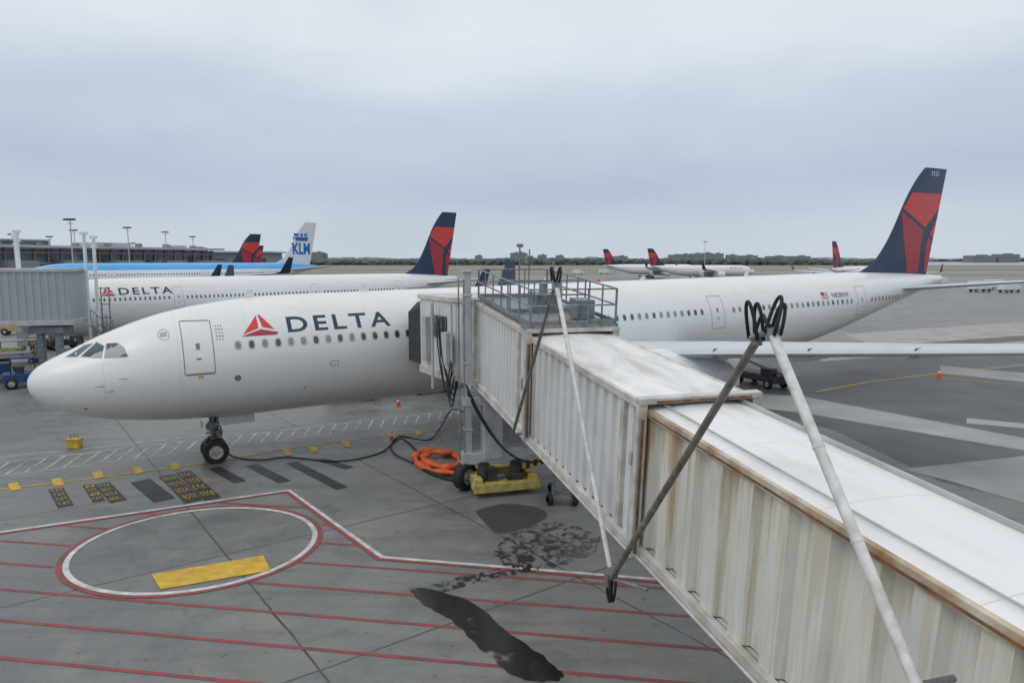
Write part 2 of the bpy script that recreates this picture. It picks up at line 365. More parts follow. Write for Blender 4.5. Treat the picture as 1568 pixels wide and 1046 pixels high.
        if detail==2:
            gd=MB()
            for pl in (W1,W2,W3):
                cx_=sum(p[0] for p in pl)/len(pl); cz_=sum(p[1] for p in pl)/len(pl)
                conform(gd,[(cx_+(p[0]-cx_)*1.09,cz_+(p[1]-cz_)*1.13) for p in pl],lambda x,z:fs(x,z,o=.006),.25)
            gd.obj('cockpit_window_frames',m_grey,e,True)
            pb=MB()
            for px,pz in ((2.6,4.2),(2.9,4.0),(3.4,4.45)):
                q=surf(px,pz,0,s); q2=surf(px,pz,.14,s); pb.cyl(q,q2,.02,n=6); pb.cyl(q2,q2+Vector((-.22,0,0)),.014,n=6)
            pb.obj('pitot_probes',m_steel,e)
    if detail==2:
        an=MB()
        for px,hh_ in ((8.2,.28),(13.5,.35),(24,.35),(31,.25),(40,.35)):
            an.add([(px,-.02,7.2),(px+.5,-.02,7.2),(px+.5,.02,7.2),(px,.02,7.2),(px+.25,-.01,7.36+hh_),(px+.5,-.01,7.36+hh_),(px+.5,.01,7.36+hh_),(px+.25,.01,7.36+hh_)],[(0,1,5,4),(1,2,6,5),(2,3,7,6),(3,0,4,7),(4,5,6,7)])
        an.obj('blade_antennas',m_air,e)
        an=MB(); an.lathe([(0,.14),(.12,.12),(.18,.05),(.19,.001)],(28,0,7.36),'z',14); an.obj('beacon_light',m_red,e,True)
    tm,hm,st=MB(),MB(),MB()
    for s in(-1,1): wheel(tm,hm,(6.67,s*.37,.56),.55,.36)
    st.cyl((6.67,0,2.4),(6.67,0,1.35),.16); st.cyl((6.67,0,1.35),(6.67,0,.55),.10); st.cyl((6.67,-.4,.55),(6.67,.4,.55),.08)
    st.cyl((6.6,0,1.3),(7.6,0,2.4),.07); st.cyl((6.5,-.1,1.25),(6.22,-.1,.95),.04);st.cyl((6.22,-.1,.95),(6.6,-.1,.6),.04)
    st.box((6.5,-.22,1.62),(.22,.18,.18)); st.box((6.5,.22,1.62),(.22,.18,.18)); st.cyl((6.67,-.25,1.3),(6.67,-.25,2.1),.03);st.cyl((6.8,.2,.8),(6.85,.2,2.1),.025)
    st.box((6.67,-.2,1.75),(.5,.2,.26)); st.cyl((6.5,-.3,1.0),(6.7,-.25,2.2),.035); st.cyl((6.98,-.2,1.2),(6.9,-.3,2.2),.035); st.cyl((6.3,-.45,1.45),(7.0,-.45,1.45),.045); st.box((6.9,-.15,1.3),(.15,.2,.4))
    for s in(-1,1):
        st.cyl((32,s*5.2,3.9),(32.1,s*5.35,.9),.24,.18); st.cyl((31.1,s*5.35,.72),(33.1,s*5.35,.72),.13); st.cyl((32,s*5.3,2.2),(32.2,s*3.2,3.3),.1)
        for dx in(-.98,.98):
            st.cyl((32.1+dx,s*4.6,.72),(32.1+dx,s*6.1,.72),.09)
            for dy in(-.7,.7): wheel(tm,hm,(32.1+dx,s*5.35+dy,.71),.7,.5)
    tm.obj('tyres',m_black,e,True,ang=35); hm.obj('wheel_hubs',m_hub,e,True,ang=35); st.obj('gear_struts',m_strut,e,True,ang=35)
    gd=MB()
    for s in(-1,1):
        gd.box((7.6,s*.62,1.95),(1.5,.04,.40)); gd.box((32.3,s*6.0,2.6),(1.9,.06,2.0))
    gd.box((6.2,0,1.80),(.05,.62,.26),Matrix.Rotation(.2,3,'Y')); gd.obj('gear_doors',m_air,e,bevel=.01)
    ap=MB(); ap.lathe([(63.05,.02),(63.21,.27),(63.35,.25),(63.36,.12),(63.2,.1)],(0,0,6.52),n=24); ap.obj('exhaust',m_dark,e,True)
    return e
TH=.5219
airliner('passenger_jet',(-19.096,27.4665,-.16),TH)
airliner('passenger_jet',(-43.0,59.8,0),rad(45.5),(.80,.89,.985),0,1,'delta')
airliner('passenger_jet',(-88,123,0),rad(45),(.95,1.05,1.13),0,1,'klm')
airliner('passenger_jet',(-98.5,132,0),rad(44),(.85,.9,.97),0,1,'delta')
airliner('passenger_jet',(-140,255,0),rad(38),(.8,.9,.95),0,1,'delta')
airliner('passenger_jet',(107,312,0),rad(180),(.75,.8,.90),0,1,'delta')
airliner('passenger_jet',(92,345,0),rad(176),(.75,.8,.92),0,1,'delta')
airliner('passenger_jet',(134,243,0),rad(218),(.76,.8,.94),0,1,'delta')

# ------------------------------------------------------------ jet bridge
jb=empty('jet_bridge')
az=math.atan(.296); el=rad(4.6)
ax=Vector((-math.sin(az)*math.cos(el),math.cos(az)*math.cos(el),math.sin(el)))
rt=Vector((math.cos(az),math.sin(az),0)); lf=-rt; up=ax.cross(lf)
O=Vector((.485,21.2,3.5))
JM=Matrix(((ax.x,lf.x,up.x,O.x),(ax.y,lf.y,up.y,O.y),(ax.z,lf.z,up.z,O.z),(0,0,0,1)))
def W(s,w,h): return O+ax*s+rt*w+up*h
def wall_mat(name,col,rust,rh,per=0,dep=0):
    m=D.materials.new(name); nt,N,L=nodes(m); b=N['Principled BSDF']
    o=N.new('ShaderNodeTexCoord').outputs['Object']; sp=N.new('ShaderNodeSeparateXYZ'); L.new(o,sp.inputs[0])
    n1=noise(N,L,mapping(N,L,o,(4.2,4.2,.16)),1.4,6,.62)
    n2=noise(N,L,o,1.1,5,.6)
    g=N.new('ShaderNodeMapRange'); g.inputs[1].default_value=rh-2.6; g.inputs[2].default_value=rh; g.inputs[3].default_value=-.03; g.inputs[4].default_value=.14; L.new(sp.outputs[2],g.inputs[0])
    f=mth(N,L,'ADD',n1,g.outputs[0]); f=ramp(N,L,f,.57,.68)
    g2=N.new('ShaderNodeMapRange'); g2.inputs[1].default_value=-13; g2.inputs[2].default_value=-6; g2.inputs[3].default_value=.3; g2.inputs[4].default_value=1; L.new(sp.outputs[0],g2.inputs[0])
    f=mth(N,L,'MULTIPLY',mth(N,L,'MULTIPLY',f,rust),g2.outputs[0])
    c=mixc(N,L,ramp(N,L,n2,.35,.7),tuple(x*.90 for x in col),col)
    c=mixc(N,L,f,c,(.46,.28,.08))
    n3=noise(N,L,mapping(N,L,o,(2,2,.5)),6,6,.7); c=mixc(N,L,mth(N,L,'MULTIPLY',ramp(N,L,n3,.5,.8),.18),c,(.30,.29,.26))
    n4=noise(N,L,mapping(N,L,o,(7,7,.25)),1.7,6,.7)
    gb=N.new('ShaderNodeMapRange'); gb.inputs[1].default_value=1.3; gb.inputs[2].default_value=-.2; gb.inputs[3].default_value=0; gb.inputs[4].default_value=.5; L.new(sp.outputs[2],gb.inputs[0])
    c=mixc(N,L,mth(N,L,'MULTIPLY',ramp(N,L,n4,.42,.62),gb.outputs[0]),c,(.30,.30,.27))
    L.new(c,b.inputs['Base Color']); b.inputs['Roughness'].default_value=.45
    return m
wa=wall_mat('cream_corrugated_wall',(.74,.73,.65),.85,3.0)
wb=wall_mat('pale_corrugated_wall',(.72,.73,.72),.12,3.1)
def roof_mat(name):
    m=D.materials.new(name); nt,N,L=nodes(m); b=N['Principled BSDF']
    o=N.new('ShaderNodeTexCoord').outputs['Object']
    n1=noise(N,L,mapping(N,L,o,(.35,1.2,1)),1.1,7,.62,.4); n2=noise(N,L,o,7,6,.7); sp=N.new('ShaderNodeSeparateXYZ'); L.new(o,sp.inputs[0])
    g=N.new('ShaderNodeMapRange'); g.inputs[1].default_value=-12; g.inputs[2].default_value=-7; g.inputs[3].default_value=.14; g.inputs[4].default_value=.75; L.new(sp.outputs[0],g.inputs[0])
    c=mixc(N,L,mth(N,L,'MULTIPLY',ramp(N,L,n1,.46,.66),g.outputs[0]),(.80,.81,.81),(.50,.44,.35))
    c=mixc(N,L,mth(N,L,'MULTIPLY',ramp(N,L,n2,.55,.8),mth(N,L,'MULTIPLY',g.outputs[0],.4)),c,(.40,.37,.32))
    # transverse sheet seams and grime lines along them
    f=mth(N,L,'FRACT',mth(N,L,'DIVIDE',sp.outputs[0],2.44)); c=mixc(N,L,mth(N,L,'MULTIPLY',mth(N,L,'LESS_THAN',f,.010),.35),c,(.35,.34,.32))
    L.new(c,b.inputs['Base Color']); L.new(ramp(N,L,n1,.35,.65,(.28,)*3,(.5,)*3),b.inputs['Roughness'])
    return m
m_roof=roof_mat('white_roof_membrane')
m_rust=pbr('rusty_trim',(.62,.57,.46),.7,var=.3,scale=1.6,dark=(.30,.16,.06),bump=.3)
m_rustd=pbr('rust_stained_seal',(.25,.13,.06),.8,var=.3,scale=4,dark=(.07,.045,.03))
m_frame=pbr('bridge_frame_paint',(.62,.61,.58),.5,var=.15,scale=2.2,dark=(.42,.38,.32))
def section(nm,s0,s1,w0,w1,h0,h1,per,dep,wall,roofm):
    mb=MB(); pts=[]; s=s0
    while s<s1-.001:
        for ds_,dd in((0,0),(.42*per,0),(.5*per,dep),(.92*per,dep)):
            if s+ds_<=s1: pts.append((s+ds_,dd))
        s+=per
    pts.append((s1,0))
    hb,ht=h0+.22,h1-.16
    for w,sg in((w0,1),(w1,-1)):
        vs=[]
        for (a,dd) in pts: vs+=[(a,-(w+sg*dd),hb),(a,-(w+sg*dd),ht)]
        mb.add(vs,[(2*i,2*i+2,2*i+3,2*i+1) for i in range(len(pts)-1)])
    mb.obj(nm+'_walls',wall,jb,M=JM)
    L_=s1-s0; c=(s0+s1)/2; W_=w1-w0
    r=MB(); n=24; cw=(w0+w1)/2
    vs=[]
    for i in range(n+1):
        t=i/n; w=w0+.03+t*(W_-.06); hh=h1+.07*math.sin(math.pi*t); vs+=[(s0+.02,-w,hh),(s1-.02,-w,hh)]
    r.add(vs,[(2*i,2*i+1,2*i+3,2*i+2) for i in range(n)]); r.obj(nm+'_roof',roofm,jb,True,JM)
    t=MB()
    for w,sg in((w0,-1),(w1,1)):
        t.box((c,-(w+sg*.02),h1-.07),(L_,.10,.17))
    t.obj(nm+'_eaves',m_rust if nm=='tunnel_a' else m_frame,jb,M=JM,bevel=.01)
    t=MB()
    for w,sg in((w0,-1),(w1,1)):
        t.box((c,-(w+sg*.03),h0+.11),(L_,.14,.22)); t.cyl((s0,-(w+sg*.14),h0+.03),(s1,-(w+sg*.14),h0+.03),.03)
    t.box((c,-cw,h0+.16),(L_-.1,W_-.2,.06)); t.obj(nm+'_floor_beams',m_frame,jb,M=JM,bevel=.01)
    fr=MB()
    for ss in(s0+.07,s1-.07):
        for w,sg in((w0,-1),(w1,1)): fr.box((ss,-(w+sg*.05),(h0+h1)/2),(.16,.20,h1-h0+.12))
        fr.box((ss,-cw,h1+.05),(.22,W_+.30,.13))
    fr.obj(nm+'_portal_frames',m_frame,jb,M=JM,bevel=.015)
section('tunnel_a',-34,-6.2,.22,2.50,-.22,3.00,.86,.17,wa,m_roof)
section('tunnel_b',-7.3,1.2,.09,2.66,-.16,3.14,.52,.09,wb,m_roof)
section('tunnel_c',0,6.9,0,2.75,-.05,3.28,.36,.06,wb,m_roof)
t=MB(); t.box((-20.2,-.55,3.075),(27.6,.03,.03)); t.box((-20.2,-2.38,3.06),(27.6,.05,.07)); t.obj('roof_conduits',m_grey,jb,M=JM)
t=MB(); t.box((-20.2,-.15,2.905),(27.4,.03,.035)); t.box((-7.44,-1.37,3.2),(.04,2.2,.05)); t.obj('seal_strip',m_rustd,jb,M=JM)
t=MB(); t.box((-7.42,.02,1.4),(.05,.05,2.9)); t.box((-.12,.08,1.5),(.08,.06,2.9)); t.obj('portal_seals',m_rustd,jb,M=JM)
t=MB(); t.box((-7.0,-.0,1.9),(.12,.10,.30)); t.box((.5,.08,1.6),(.2,.12,.4)); t.obj('wall_boxes',m_grey,jb,M=JM,bevel=.01)
pf=MB(); pf.box((3.4,-1.4,3.42),(6.4,2.7,.06)); pf.box((.25,-1.35,3.42),(.5,3.0,.14)); pf.obj('roof_walkway',m_steel,jb,M=JM)
rl=MB()
def rail(p,q,n,h=1.1):
    p=Vector(p);q=Vector(q)
    for i in range(n+1):
        a=p.lerp(q,i/n); rl.cyl(a,a+Vector((0,0,h)),.03,n=6)
    for hh in(h,h*.55): rl.cyl(p+Vector((0,0,hh)),q+Vector((0,0,hh)),.028,n=6)
    rl.box((p+q)/2+Vector((0,0,.08)),((q-p).length if abs(q.x-p.x)>.5 else .02,(q-p).length if abs(q.y-p.y)>.5 else .02,.14))
z0=3.46
rail((.1,.0,z0),(6.6,0,z0),6); rail((.1,-2.8,z0),(6.6,-2.8,z0),6); rail((.1,-.02,z0),(.1,-2.78,z0),3); rail((2.6,-.02,z0),(2.6,-2.78,z0),3); rail((6.6,-.02,z0),(6.6,-2.78,z0),3)
rl.cyl((5.2,-1.2,z0),(5.2,-1.2,z0+2.1),.03,n=6); rl.cyl((6.2,-1.9,z0),(6.2,-1.9,z0+1.9),.03,n=6); rl.cyl((4.3,-2.2,z0),(4.3,-2.2,z0+1.6),.03,n=6)
rl.box((1.2,-2.1,z0+.35),(.7,.6,.6)); rl.box((5.2,-1.2,z0+2.1),(.2,.2,.12)); rl.box((6.2,-1.9,z0+1.5),(.25,.25,.3)); rl.box((3.6,-1.6,z0+.3),(.9,.8,.5)); rl.cyl((3.6,-1.6,z0+.5),(3.6,-1.6,z0+.9),.15,n=10)
rl.obj('roof_handrails',m_steel,jb,M=JM)
cm=MB()
for w in(-.50,3.2):
    p=W(6.1,w,0); cm.box((p.x,p.y,4.75),(.26,.30,7.4),Matrix.Rotation(az,3,'Z'))
    cm.box((p.x,p.y,8.5),(.36,.40,.1),Matrix.Rotation(az,3,'Z'))
    for dz in(2.4,5,7.6): cm.box((p.x,p.y,dz),(.34,.38,.08),Matrix.Rotation(az,3,'Z'))
cm.obj('lift_columns',m_grey,jb,bevel=.02)
cm=MB(); p=W(6.1,-.72,0)
for dd in(-.1,.1): cm.cyl((p.x+dd,p.y-.1,1.2),(p.x+dd,p.y-.1,8.2),.03,n=8)
cm.obj('lift_screws',m_steel,jb)
R=Matrix.Rotation(az,3,'Z'); c=W(6.1,1.35,0); cx,cy=c.x,c.y
def loc(a,b,z): v=R@Vector((a,b,0)); return Vector((cx+v.x,cy+v.y,z))
cm=MB(); cm.box(loc(0,0,1.25),(4.3,.5,.45),R); cm.box(loc(0,0,3.5),(4.1,.4,.35),R); cm.box(loc(-.9,0,2.3),(.75,.6,2.2),R); cm.box(loc(.9,0,2.3),(.75,.6,2.2),R); cm.obj('drive_pedestal',m_grey,jb,bevel=.02)
cm=MB(); cm.box(loc(-.6,-.95,.36),(2.6,.65,.26),R); cm.box(loc(-.6,.95,.38),(2.7,.4,.34),R); cm.box(loc(-1.7,0,.55),(.35,2.2,.3),R); cm.box(loc(.5,0,.55),(.35,2.2,.3),R); cm.box(loc(-.6,-1.30,.36),(2.64,.06,.34),R); cm.obj('drive_bogie_frame',m_yelm,jb,bevel=.03)
cm=MB(); cm.box(loc(-.2,-.8,.62),(.6,.35,.25),R); cm.box(loc(-1.1,-.7,.75),(.35,.4,.5),R); cm.cyl(loc(-.6,-.9,.7),loc(.5,-.8,.65),.06); cm.obj('drive_motors',m_dark,jb,bevel=.02)
for k in range(8):
    mb=MB(); a=G(792,714,.9).lerp(G(838,702,.9),k/8); b=G(792,714,.9).lerp(G(838,702,.9),(k+1)/8); mb.box((a+b)/2,((b-a).length,.12,.28),Matrix.Rotation(math.atan2(b.y-a.y,b.x-a.x),3,'Z')); mb.obj('hazard_bar_%d'%k,m_yel if k%2 else m_black,jb)
tm,hm=MB(),MB()
def addrot(src,dst,pos,ang,sc=1):
    RR=Matrix.Rotation(ang,3,'Z'); dst.add([RR@Vector(v)*sc+pos for v in src.v],src.f)
tt,hh=MB(),MB(); wheel(tt,hh,(0,0,0),.55,.42)
for a in(-1.3,-.0): 
    addrot(tt,tm,loc(a,-.28,.55),az+rad(70)); addrot(hh,hm,loc(a,-.28,.55),az+rad(70))
addrot(tt,tm,loc(-2.0,-.1,.55),az+rad(35)); addrot(hh,hm,loc(-2.0,-.1,.55),az+rad(35))
tm.obj('drive_tyres',m_black,jb,True,ang=35); hm.obj('drive_hubs',m_hub,jb,True,ang=35)
# service stairs with small wheels under the tunnel
st=MB(); g0=G(846,773); sd=Vector((.10,.99,0)).normalized(); sn=Vector((sd.y,-sd.x,0))
for i in range(11):
    t=i/10; st.box(g0+sn*.35+sd*(2.3*t)+Vector((0,0,.3+2.5*t)),(.7,.26,.04),Matrix.Rotation(math.atan2(sn.y,sn.x),3,'Z'))
for q in(0,.7):
    b=g0+sn*q; st.cyl(b+Vector((0,0,.1)),b+sd*2.5+Vector((0,0,3.0)),.05,n=6); st.cyl(b+Vector((0,0,1.05)),b+sd*2.3+Vector((0,0,3.3)),.025,n=6); st.cyl(b+Vector((0,0,.1)),b+Vector((0,0,1.05)),.025,n=6); st.cyl(b+Vector((0,0,.15)),b+sd*1.4+Vector((0,0,.15)),.04,n=6); st.cyl(b+sd*1.4+Vector((0,0,.15)),b+sd*1.4+Vector((0,0,1.8)),.04,n=6)
st.obj('service_stairs',m_steel,jb)
tm=MB()
for q,ss in((-.1,.0),(.8,.0),(-.1,1.3)): addrot(tt,tm,g0+sn*q+sd*ss+Vector((0,0,.21)),math.atan2(sd.y,sd.x)+.5,.38)
tm.obj('stair_casters',m_black,jb,True)
# cab
Av=Vector((math.cos(TH),math.sin(TH),0)); Qv=Vector((math.sin(TH),-math.cos(TH),0))
CC=Vector((-1.75,30.1,0)); RC=Matrix.Rotation(TH,3,'Z')
def cl(a,q,z): return CC+Av*a+Qv*q+Vector((0,0,z))
mb=MB()
foot=[(-1.55,-1.9),(-1.55,1.2),(-1.0,1.9),(1.55,1.9),(1.55,-1.9)]
def wallrun(p,q,per=.3,dep=.04):
    p=Vector(p);q=Vector(q);L_=(q-p).length;d=(q-p)/L_;n=Vector((-d.y,d.x));out=[];s=0
    while s<L_:
        for a,b in((0,0),(.4*per,0),(.5*per,dep),(.9*per,dep)):
            if s+a<L_: out.append(p+d*(s+a)+n*b)
        s+=per
    out.append(q); return out
for i in range(4):
    pp=wallrun(foot[i],foot[i+1]); vs=[]
    for x in pp: vs+=[cl(x.x,x.y,4.3),cl(x.x,x.y,7.25)]
    mb.add(vs,[(2*k,2*k+2,2*k+3,2*k+1) for k in range(len(pp)-1)])
mb.obj('cab_walls',wb,jb)
mb=MB()
mb.add([cl(a*1.06,q*1.06,7.25) for a,q in foot]+[cl(a*1.06,q*1.06,7.45) for a,q in foot],[(0,1,2,3,4),(5,6,7,8,9)]+[(i,(i+1)%5,5+(i+1)%5,5+i) for i in range(5)])
mb.add([cl(a*1.04,q*1.04,4.0) for a,q in foot]+[cl(a*1.04,q*1.04,4.32) for a,q in foot],[(0,1,2,3,4),(5,6,7,8,9)]+[(i,(i+1)%5,5+(i+1)%5,5+i) for i in range(5)])
mb.obj('cab_roof_and_floor',m_frame,jb,bevel=.02)
mb=MB()
mb.box(cl(-1.62,.3,6.2),(.05,1.4,.9),RC); mb.obj('cab_window',m_win,jb)
mb=MB(); mb.box(cl(-1.75,1.3,5.4),(.3,.5,1.3),RC); mb.box(cl(-1.72,-.9,5.6),(.22,.45,1.9),RC); mb.cyl(cl(-1.9,.2,3.6),cl(-1.9,.2,7.2),.07); mb.cyl(cl(-1.75,1.75,3.6),cl(-1.75,1.75,7.2),.05); mb.obj('cab_equipment',m_grey,jb,bevel=.02)
mb=MB()
for i in range(11):
    q=-1.9-i*.145; g=.10 if i%2 else 0; zt=7.2-.03*i
    ring=[cl(-1.5-g,q,4.35),cl(-1.5-g,q,zt-.35),cl(-1.15,q,zt+g),cl(1.15,q,zt+g),cl(1.5+g,q,zt-.35),cl(1.5+g,q,4.35)]
    mb.v+= [tuple(x) for x in ring]
for i in range(10):
    for k in range(5): mb.f.append((i*6+k,i*6+k+1,(i+1)*6+k+1,(i+1)*6+k))
mb.obj('cab_canopy',m_canopy,jb)
mb=MB(); a=W(6.9,0.1,0);b=W(6.9,2.65,0);q1=[a,b,cl(1.5,1.85,0),cl(-1.0,1.85,0)]
mb.add([(p.x,p.y,4.0) for p in q1]+[(p.x,p.y,7.1) for p in q1],[(0,1,2,3),(4,5,6,7),(0,1,5,4),(1,2,6,5),(2,3,7,6),(3,0,4,7)]); mb.obj('rotunda',m_grey,jb)
def sag(p,q,d,n=14):
    p=Vector(p);q=Vector(q); return [p.lerp(q,i/n)-Vector((0,0,d*4*(i/n)*(1-i/n))) for i in range(n+1)]
cb=MB(); 
for k,(z1,z2,d) in enumerate(((6.6,5.0,1.4),(6.5,4.9,1.9),(6.7,4.6,1.1),(6.4,4.4,1.7))):
    cb.tube(sag(cl(-1.9,.9-.12*k,z1),cl(-1.9,2.0+.1*k,z2),d),.028,6)
    cb.tube(sag(cl(-1.9,1.5,4.6),W(6.2,-.8-.05*k,.3),.5+.25*k),.03,6)
cb.tube(sag(W(6.0,-.6,.2),loc(.6,-1.2,1.2),.9),.045,6); cb.tube(sag(W(6.0,-.6,0),loc(1.2,-1.2,1.4),1.2),.045,6)
def smoothp(pts,n=8):
    out=[]
    for i in range(len(pts)-1):
        p0=pts[max(0,i-1)];p1=pts[i];p2=pts[i+1];p3=pts[min(len(pts)-1,i+2)]
        for k in range(n):
            t=k/n; out.append(.5*((2*p1)+(p2-p0)*t+(2*p0-5*p1+4*p2-p3)*t*t+(3*p1-p0-3*p2+p3)*t**3))
    return out+[pts[-1]]
gp=[G(346,690,.5),G(360,700,.08),G(400,704,.04),G(440,700,.04),G(520,706,.04),G(580,694,.04),G(604,676,.05),G(618,672,.05),G(650,700,.05),G(685,718,.05),G(718,716,.3)]
cb.tube(smoothp(gp),.032,6)
cb.tube(smoothp([W(6.1,-.5,-1),G(690,640,.3)+Vector((0,0,.4)),G(660,672,.05),G(612,668,.05),G(600,690,.05),G(640,712,.05),G(705,735,.05)]),.035,6)
cb.obj('power_cables',m_black,jb,True)
og=empty('preconditioned_air_hose')
hp=[G(712,722,.2),G(690,722,.16),G(660,718,.15),G(638,706,.15),G(640,692,.16),G(662,688,.17),G(692,694,.16),G(706,704,.2),G(690,712,.34),G(664,708,.34),G(648,698,.36),G(664,690,.36),G(690,690,.34)]
hs=smoothp(hp,8); rr_=[.15+.05*math.sin(i*.7)+random.uniform(-.025,.025) for i in range(len(hs))]
mb=MB(); mb.tube(hs,rr_,12); mb.v=[(x,y,max(.02,z*.75)) for x,y,z in mb.v]; mb.obj('hose_coil',m_orange,og,True)
mb=MB(); mb.tube(smoothp([G(634,705,.08),G(655,722,.06),G(690,734,.06),G(712,734,.06)]),.09,8); mb.obj('hose_lead',m_black,og,True)
# pantograph cable hoist, standing 0.38 m off the tunnel's left side
def PP(u,v,off=.38):
    d=ray(u,v); n=Vector((math.cos(az),math.sin(az),0)); p0=Vector((6.76,0,0))-n*off; s=(p0.dot(n))/d.dot(n); return Vector((0,0,H))+d*s
pw,pg,pk,pr=MB(),MB(),MB(),MB()
J=dict(a=PP(1404,1050),b=PP(1183,512),c=PP(936,885),d=PP(851,432),e=PP(785,665),b2=PP(1160,520))
pw.cyl(J['a'],J['b'],.07,n=16); pg.cyl(J['b2'],J['c'],.062,n=16); pw.cyl(PP(934,868),PP(853,442),.055,n=14); pg.cyl(PP(849,440),J['e'],.05,n=14)
for k in (.35,.62):
    p=J['a'].lerp(J['b'],k); q=J['a'].lerp(J['b'],k+.007); pw.cyl(p,q,.077,n=14)
for (a,b) in ((J['b'],J['b2']),):
    pk.cyl(a+Vector((0,0,-.08)),a+Vector((0,0,.10)),.078,n=14); pk.cyl(b+Vector((0,0,-.08)),b+Vector((0,0,.08)),.068,n=14)
    pk.cyl(a+Vector((.1,0,.08)),b+Vector((-.1,0,.02)),.04,n=10)
pk.cyl(J['c']+Vector((-.1,0,.1)),J['c']+Vector((-.08,0,-.18)),.055,n=10); pk.cyl(J['c']+Vector((.1,0,.22)),J['c']+Vector((.08,0,-.1)),.055,n=10)
pk.cyl(J['d']+Vector((-.05,0,-.2)),J['d']+Vector((-.05,0,.05)),.055,n=10); pk.cyl(J['d']+Vector((.08,0,-.2)),J['d']+Vector((.08,0,.05)),.055,n=10)
def loop(c,h,w,r,mb,inv=1,lean=0):
    c=Vector(c); pts=[]
    for i in range(17):
        t=i/16; a=math.pi*t; k=(math.sin(a)**.7); pts.append(c+ax*(math.cos(a)*w)+rt*(lean*k)+Vector((0,0,inv*k*h)))
    mb.tube(pts,r,8)
for i,off in enumerate((-.05,0.05)):
    loop(J['b']+lf*off,.46+off,.10,.026,pr,1,.10+.05*i); loop(J['b2']+lf*(off+.02),.52+.3*off,.10,.026,pr,1,-.06-.05*i)
for off in(-.06,0.06):
    loop(J['c']+lf*off*1.2,.52,.09,.03,pr,-1,off*.6); loop(J['d']+lf*off,.36,.10,.03,pr,1,-off)
pr.tube(smoothp([J['b']+Vector((.02,0,.06)),J['b']+lf*.10+Vector((0,0,.16)),J['b2']+rt*.06+Vector((0,0,.34)),J['b2']+lf*.04+Vector((0,0,.12))]),.026,8)
t=J['c']
pk.cyl(t,t+rt*.55+ax*(-.6),.045,n=8); pk.cyl(J['e'],J['e']+rt*.5,.05,n=8); pk.cyl(J['a'],J['a']+rt*.5,.04,n=8)
pw.obj('hoist_tubes_white',m_polew,jb,True,ang=40); pg.obj('hoist_tubes_grey',m_polg,jb,True,ang=40); pk.obj('hoist_clamps',m_steel,jb,True,ang=40); pr.obj('hoist_hoses',m_black,jb,True)

# ------------------------------------------------------------ ground
def gmat():
    m=D.materials.new('apron_concrete'); nt,N,L=nodes(m); b=N['Principled BSDF']
    o=N.new('ShaderNodeTexCoord').outputs['Object']
    n1=noise(N,L,o,.09,6,.6,.5); n2=noise(N,L,o,.55,8,.68,.6); n3=noise(N,L,o,14,6,.75)
    g=mapping(N,L,o,(1,1,1),(0,0,rad(-36.6))); s=N.new('ShaderNodeSeparateXYZ'); L.new(g,s.inputs[0])
    c=mixc(N,L,ramp(N,L,n1,.38,.62),(.125,.130,.130),(.195,.198,.190))
    # slab-to-slab tone
    cx_=mth(N,L,'FLOOR',mth(N,L,'DIVIDE',mth(N,L,'ADD',s.outputs[0],2.3),7.6)); cy_=mth(N,L,'FLOOR',mth(N,L,'DIVIDE',mth(N,L,'ADD',s.outputs[1],1.0),7.6))
    cv=N.new('ShaderNodeCombineXYZ'); L.new(cx_,cv.inputs[0]); L.new(cy_,cv.inputs[1]); wn=N.new('ShaderNodeTexWhiteNoise'); wn.noise_dimensions='2D'; L.new(cv.outputs[0],wn.inputs[0])
    c=mixc(N,L,mth(N,L,'MULTIPLY',wn.outputs[0],.30),c,(.255,.25,.235))
    c=mixc(N,L,mth(N,L,'MULTIPLY',ramp(N,L,n2,.50,.66),.58),c,(.072,.075,.078))
    c=mixc(N,L,mth(N,L,'MULTIPLY',ramp(N,L,n2,.47,.32),.5),c,(.275,.265,.235))
    c=mixc(N,L,mth(N,L,'MULTIPLY',ramp(N,L,n3,.35,.75),.38),c,(.27,.27,.26))
    n6=noise(N,L,mapping(N,L,o,(.16,1.6,1),(0,0,rad(-30))),1.0,6,.65); c=mixc(N,L,mth(N,L,'MULTIPLY',ramp(N,L,n6,.48,.70),.45),c,(.085,.085,.087))
    n5=noise(N,L,o,3.0,4,.6); sp2=ramp(N,L,n5,.64,.70); c=mixc(N,L,mth(N,L,'MULTIPLY',sp2,.5),c,(.04,.04,.04))
    n8=noise(N,L,o,1.3,6,.7,1.5); c=mixc(N,L,mth(N,L,'MULTIPLY',ramp(N,L,n8,.60,.66),.35),c,(.06,.06,.062))
    j=None; n7=noise(N,L,o,.9,5,.6)
    for k,per,ofs in((0,7.6,2.3),(1,7.6,1.0)):
        q=mth(N,L,'ADD',s.outputs[k],ofs); q=mth(N,L,'ADD',q,mth(N,L,'MULTIPLY',n7,.10))
        f=mth(N,L,'FRACT',mth(N,L,'DIVIDE',q,per)); l=mth(N,L,'LESS_THAN',f,.008); j=l if j is None else mth(N,L,'MAXIMUM',j,l)
    c=mixc(N,L,mth(N,L,'MULTIPLY',j,ramp(N,L,n2,.3,.6,(.95,)*3,(.6,)*3)),c,(.03,.03,.03))
    L.new(c,b.inputs['Base Color'])
    L.new(ramp(N,L,n2,.35,.62,(.62,)*3,(.36,)*3),b.inputs['Roughness']); b.inputs['Specular IOR Level'].default_value=.4
    bp=N.new('ShaderNodeBump'); bp.inputs['Strength'].default_value=.25; bp.inputs['Distance'].default_value=.01; L.new(n3,bp.inputs['Height']); L.new(bp.outputs[0],b.inputs['Normal'])
    return m
mb=MB(); mb.add([(-6000,-200,0),(6000,-200,0),(6000,9000,0),(-6000,9000,0)],[(0,1,2,3)]); mb.obj('ground',gmat())
mk=empty('apron_markings')
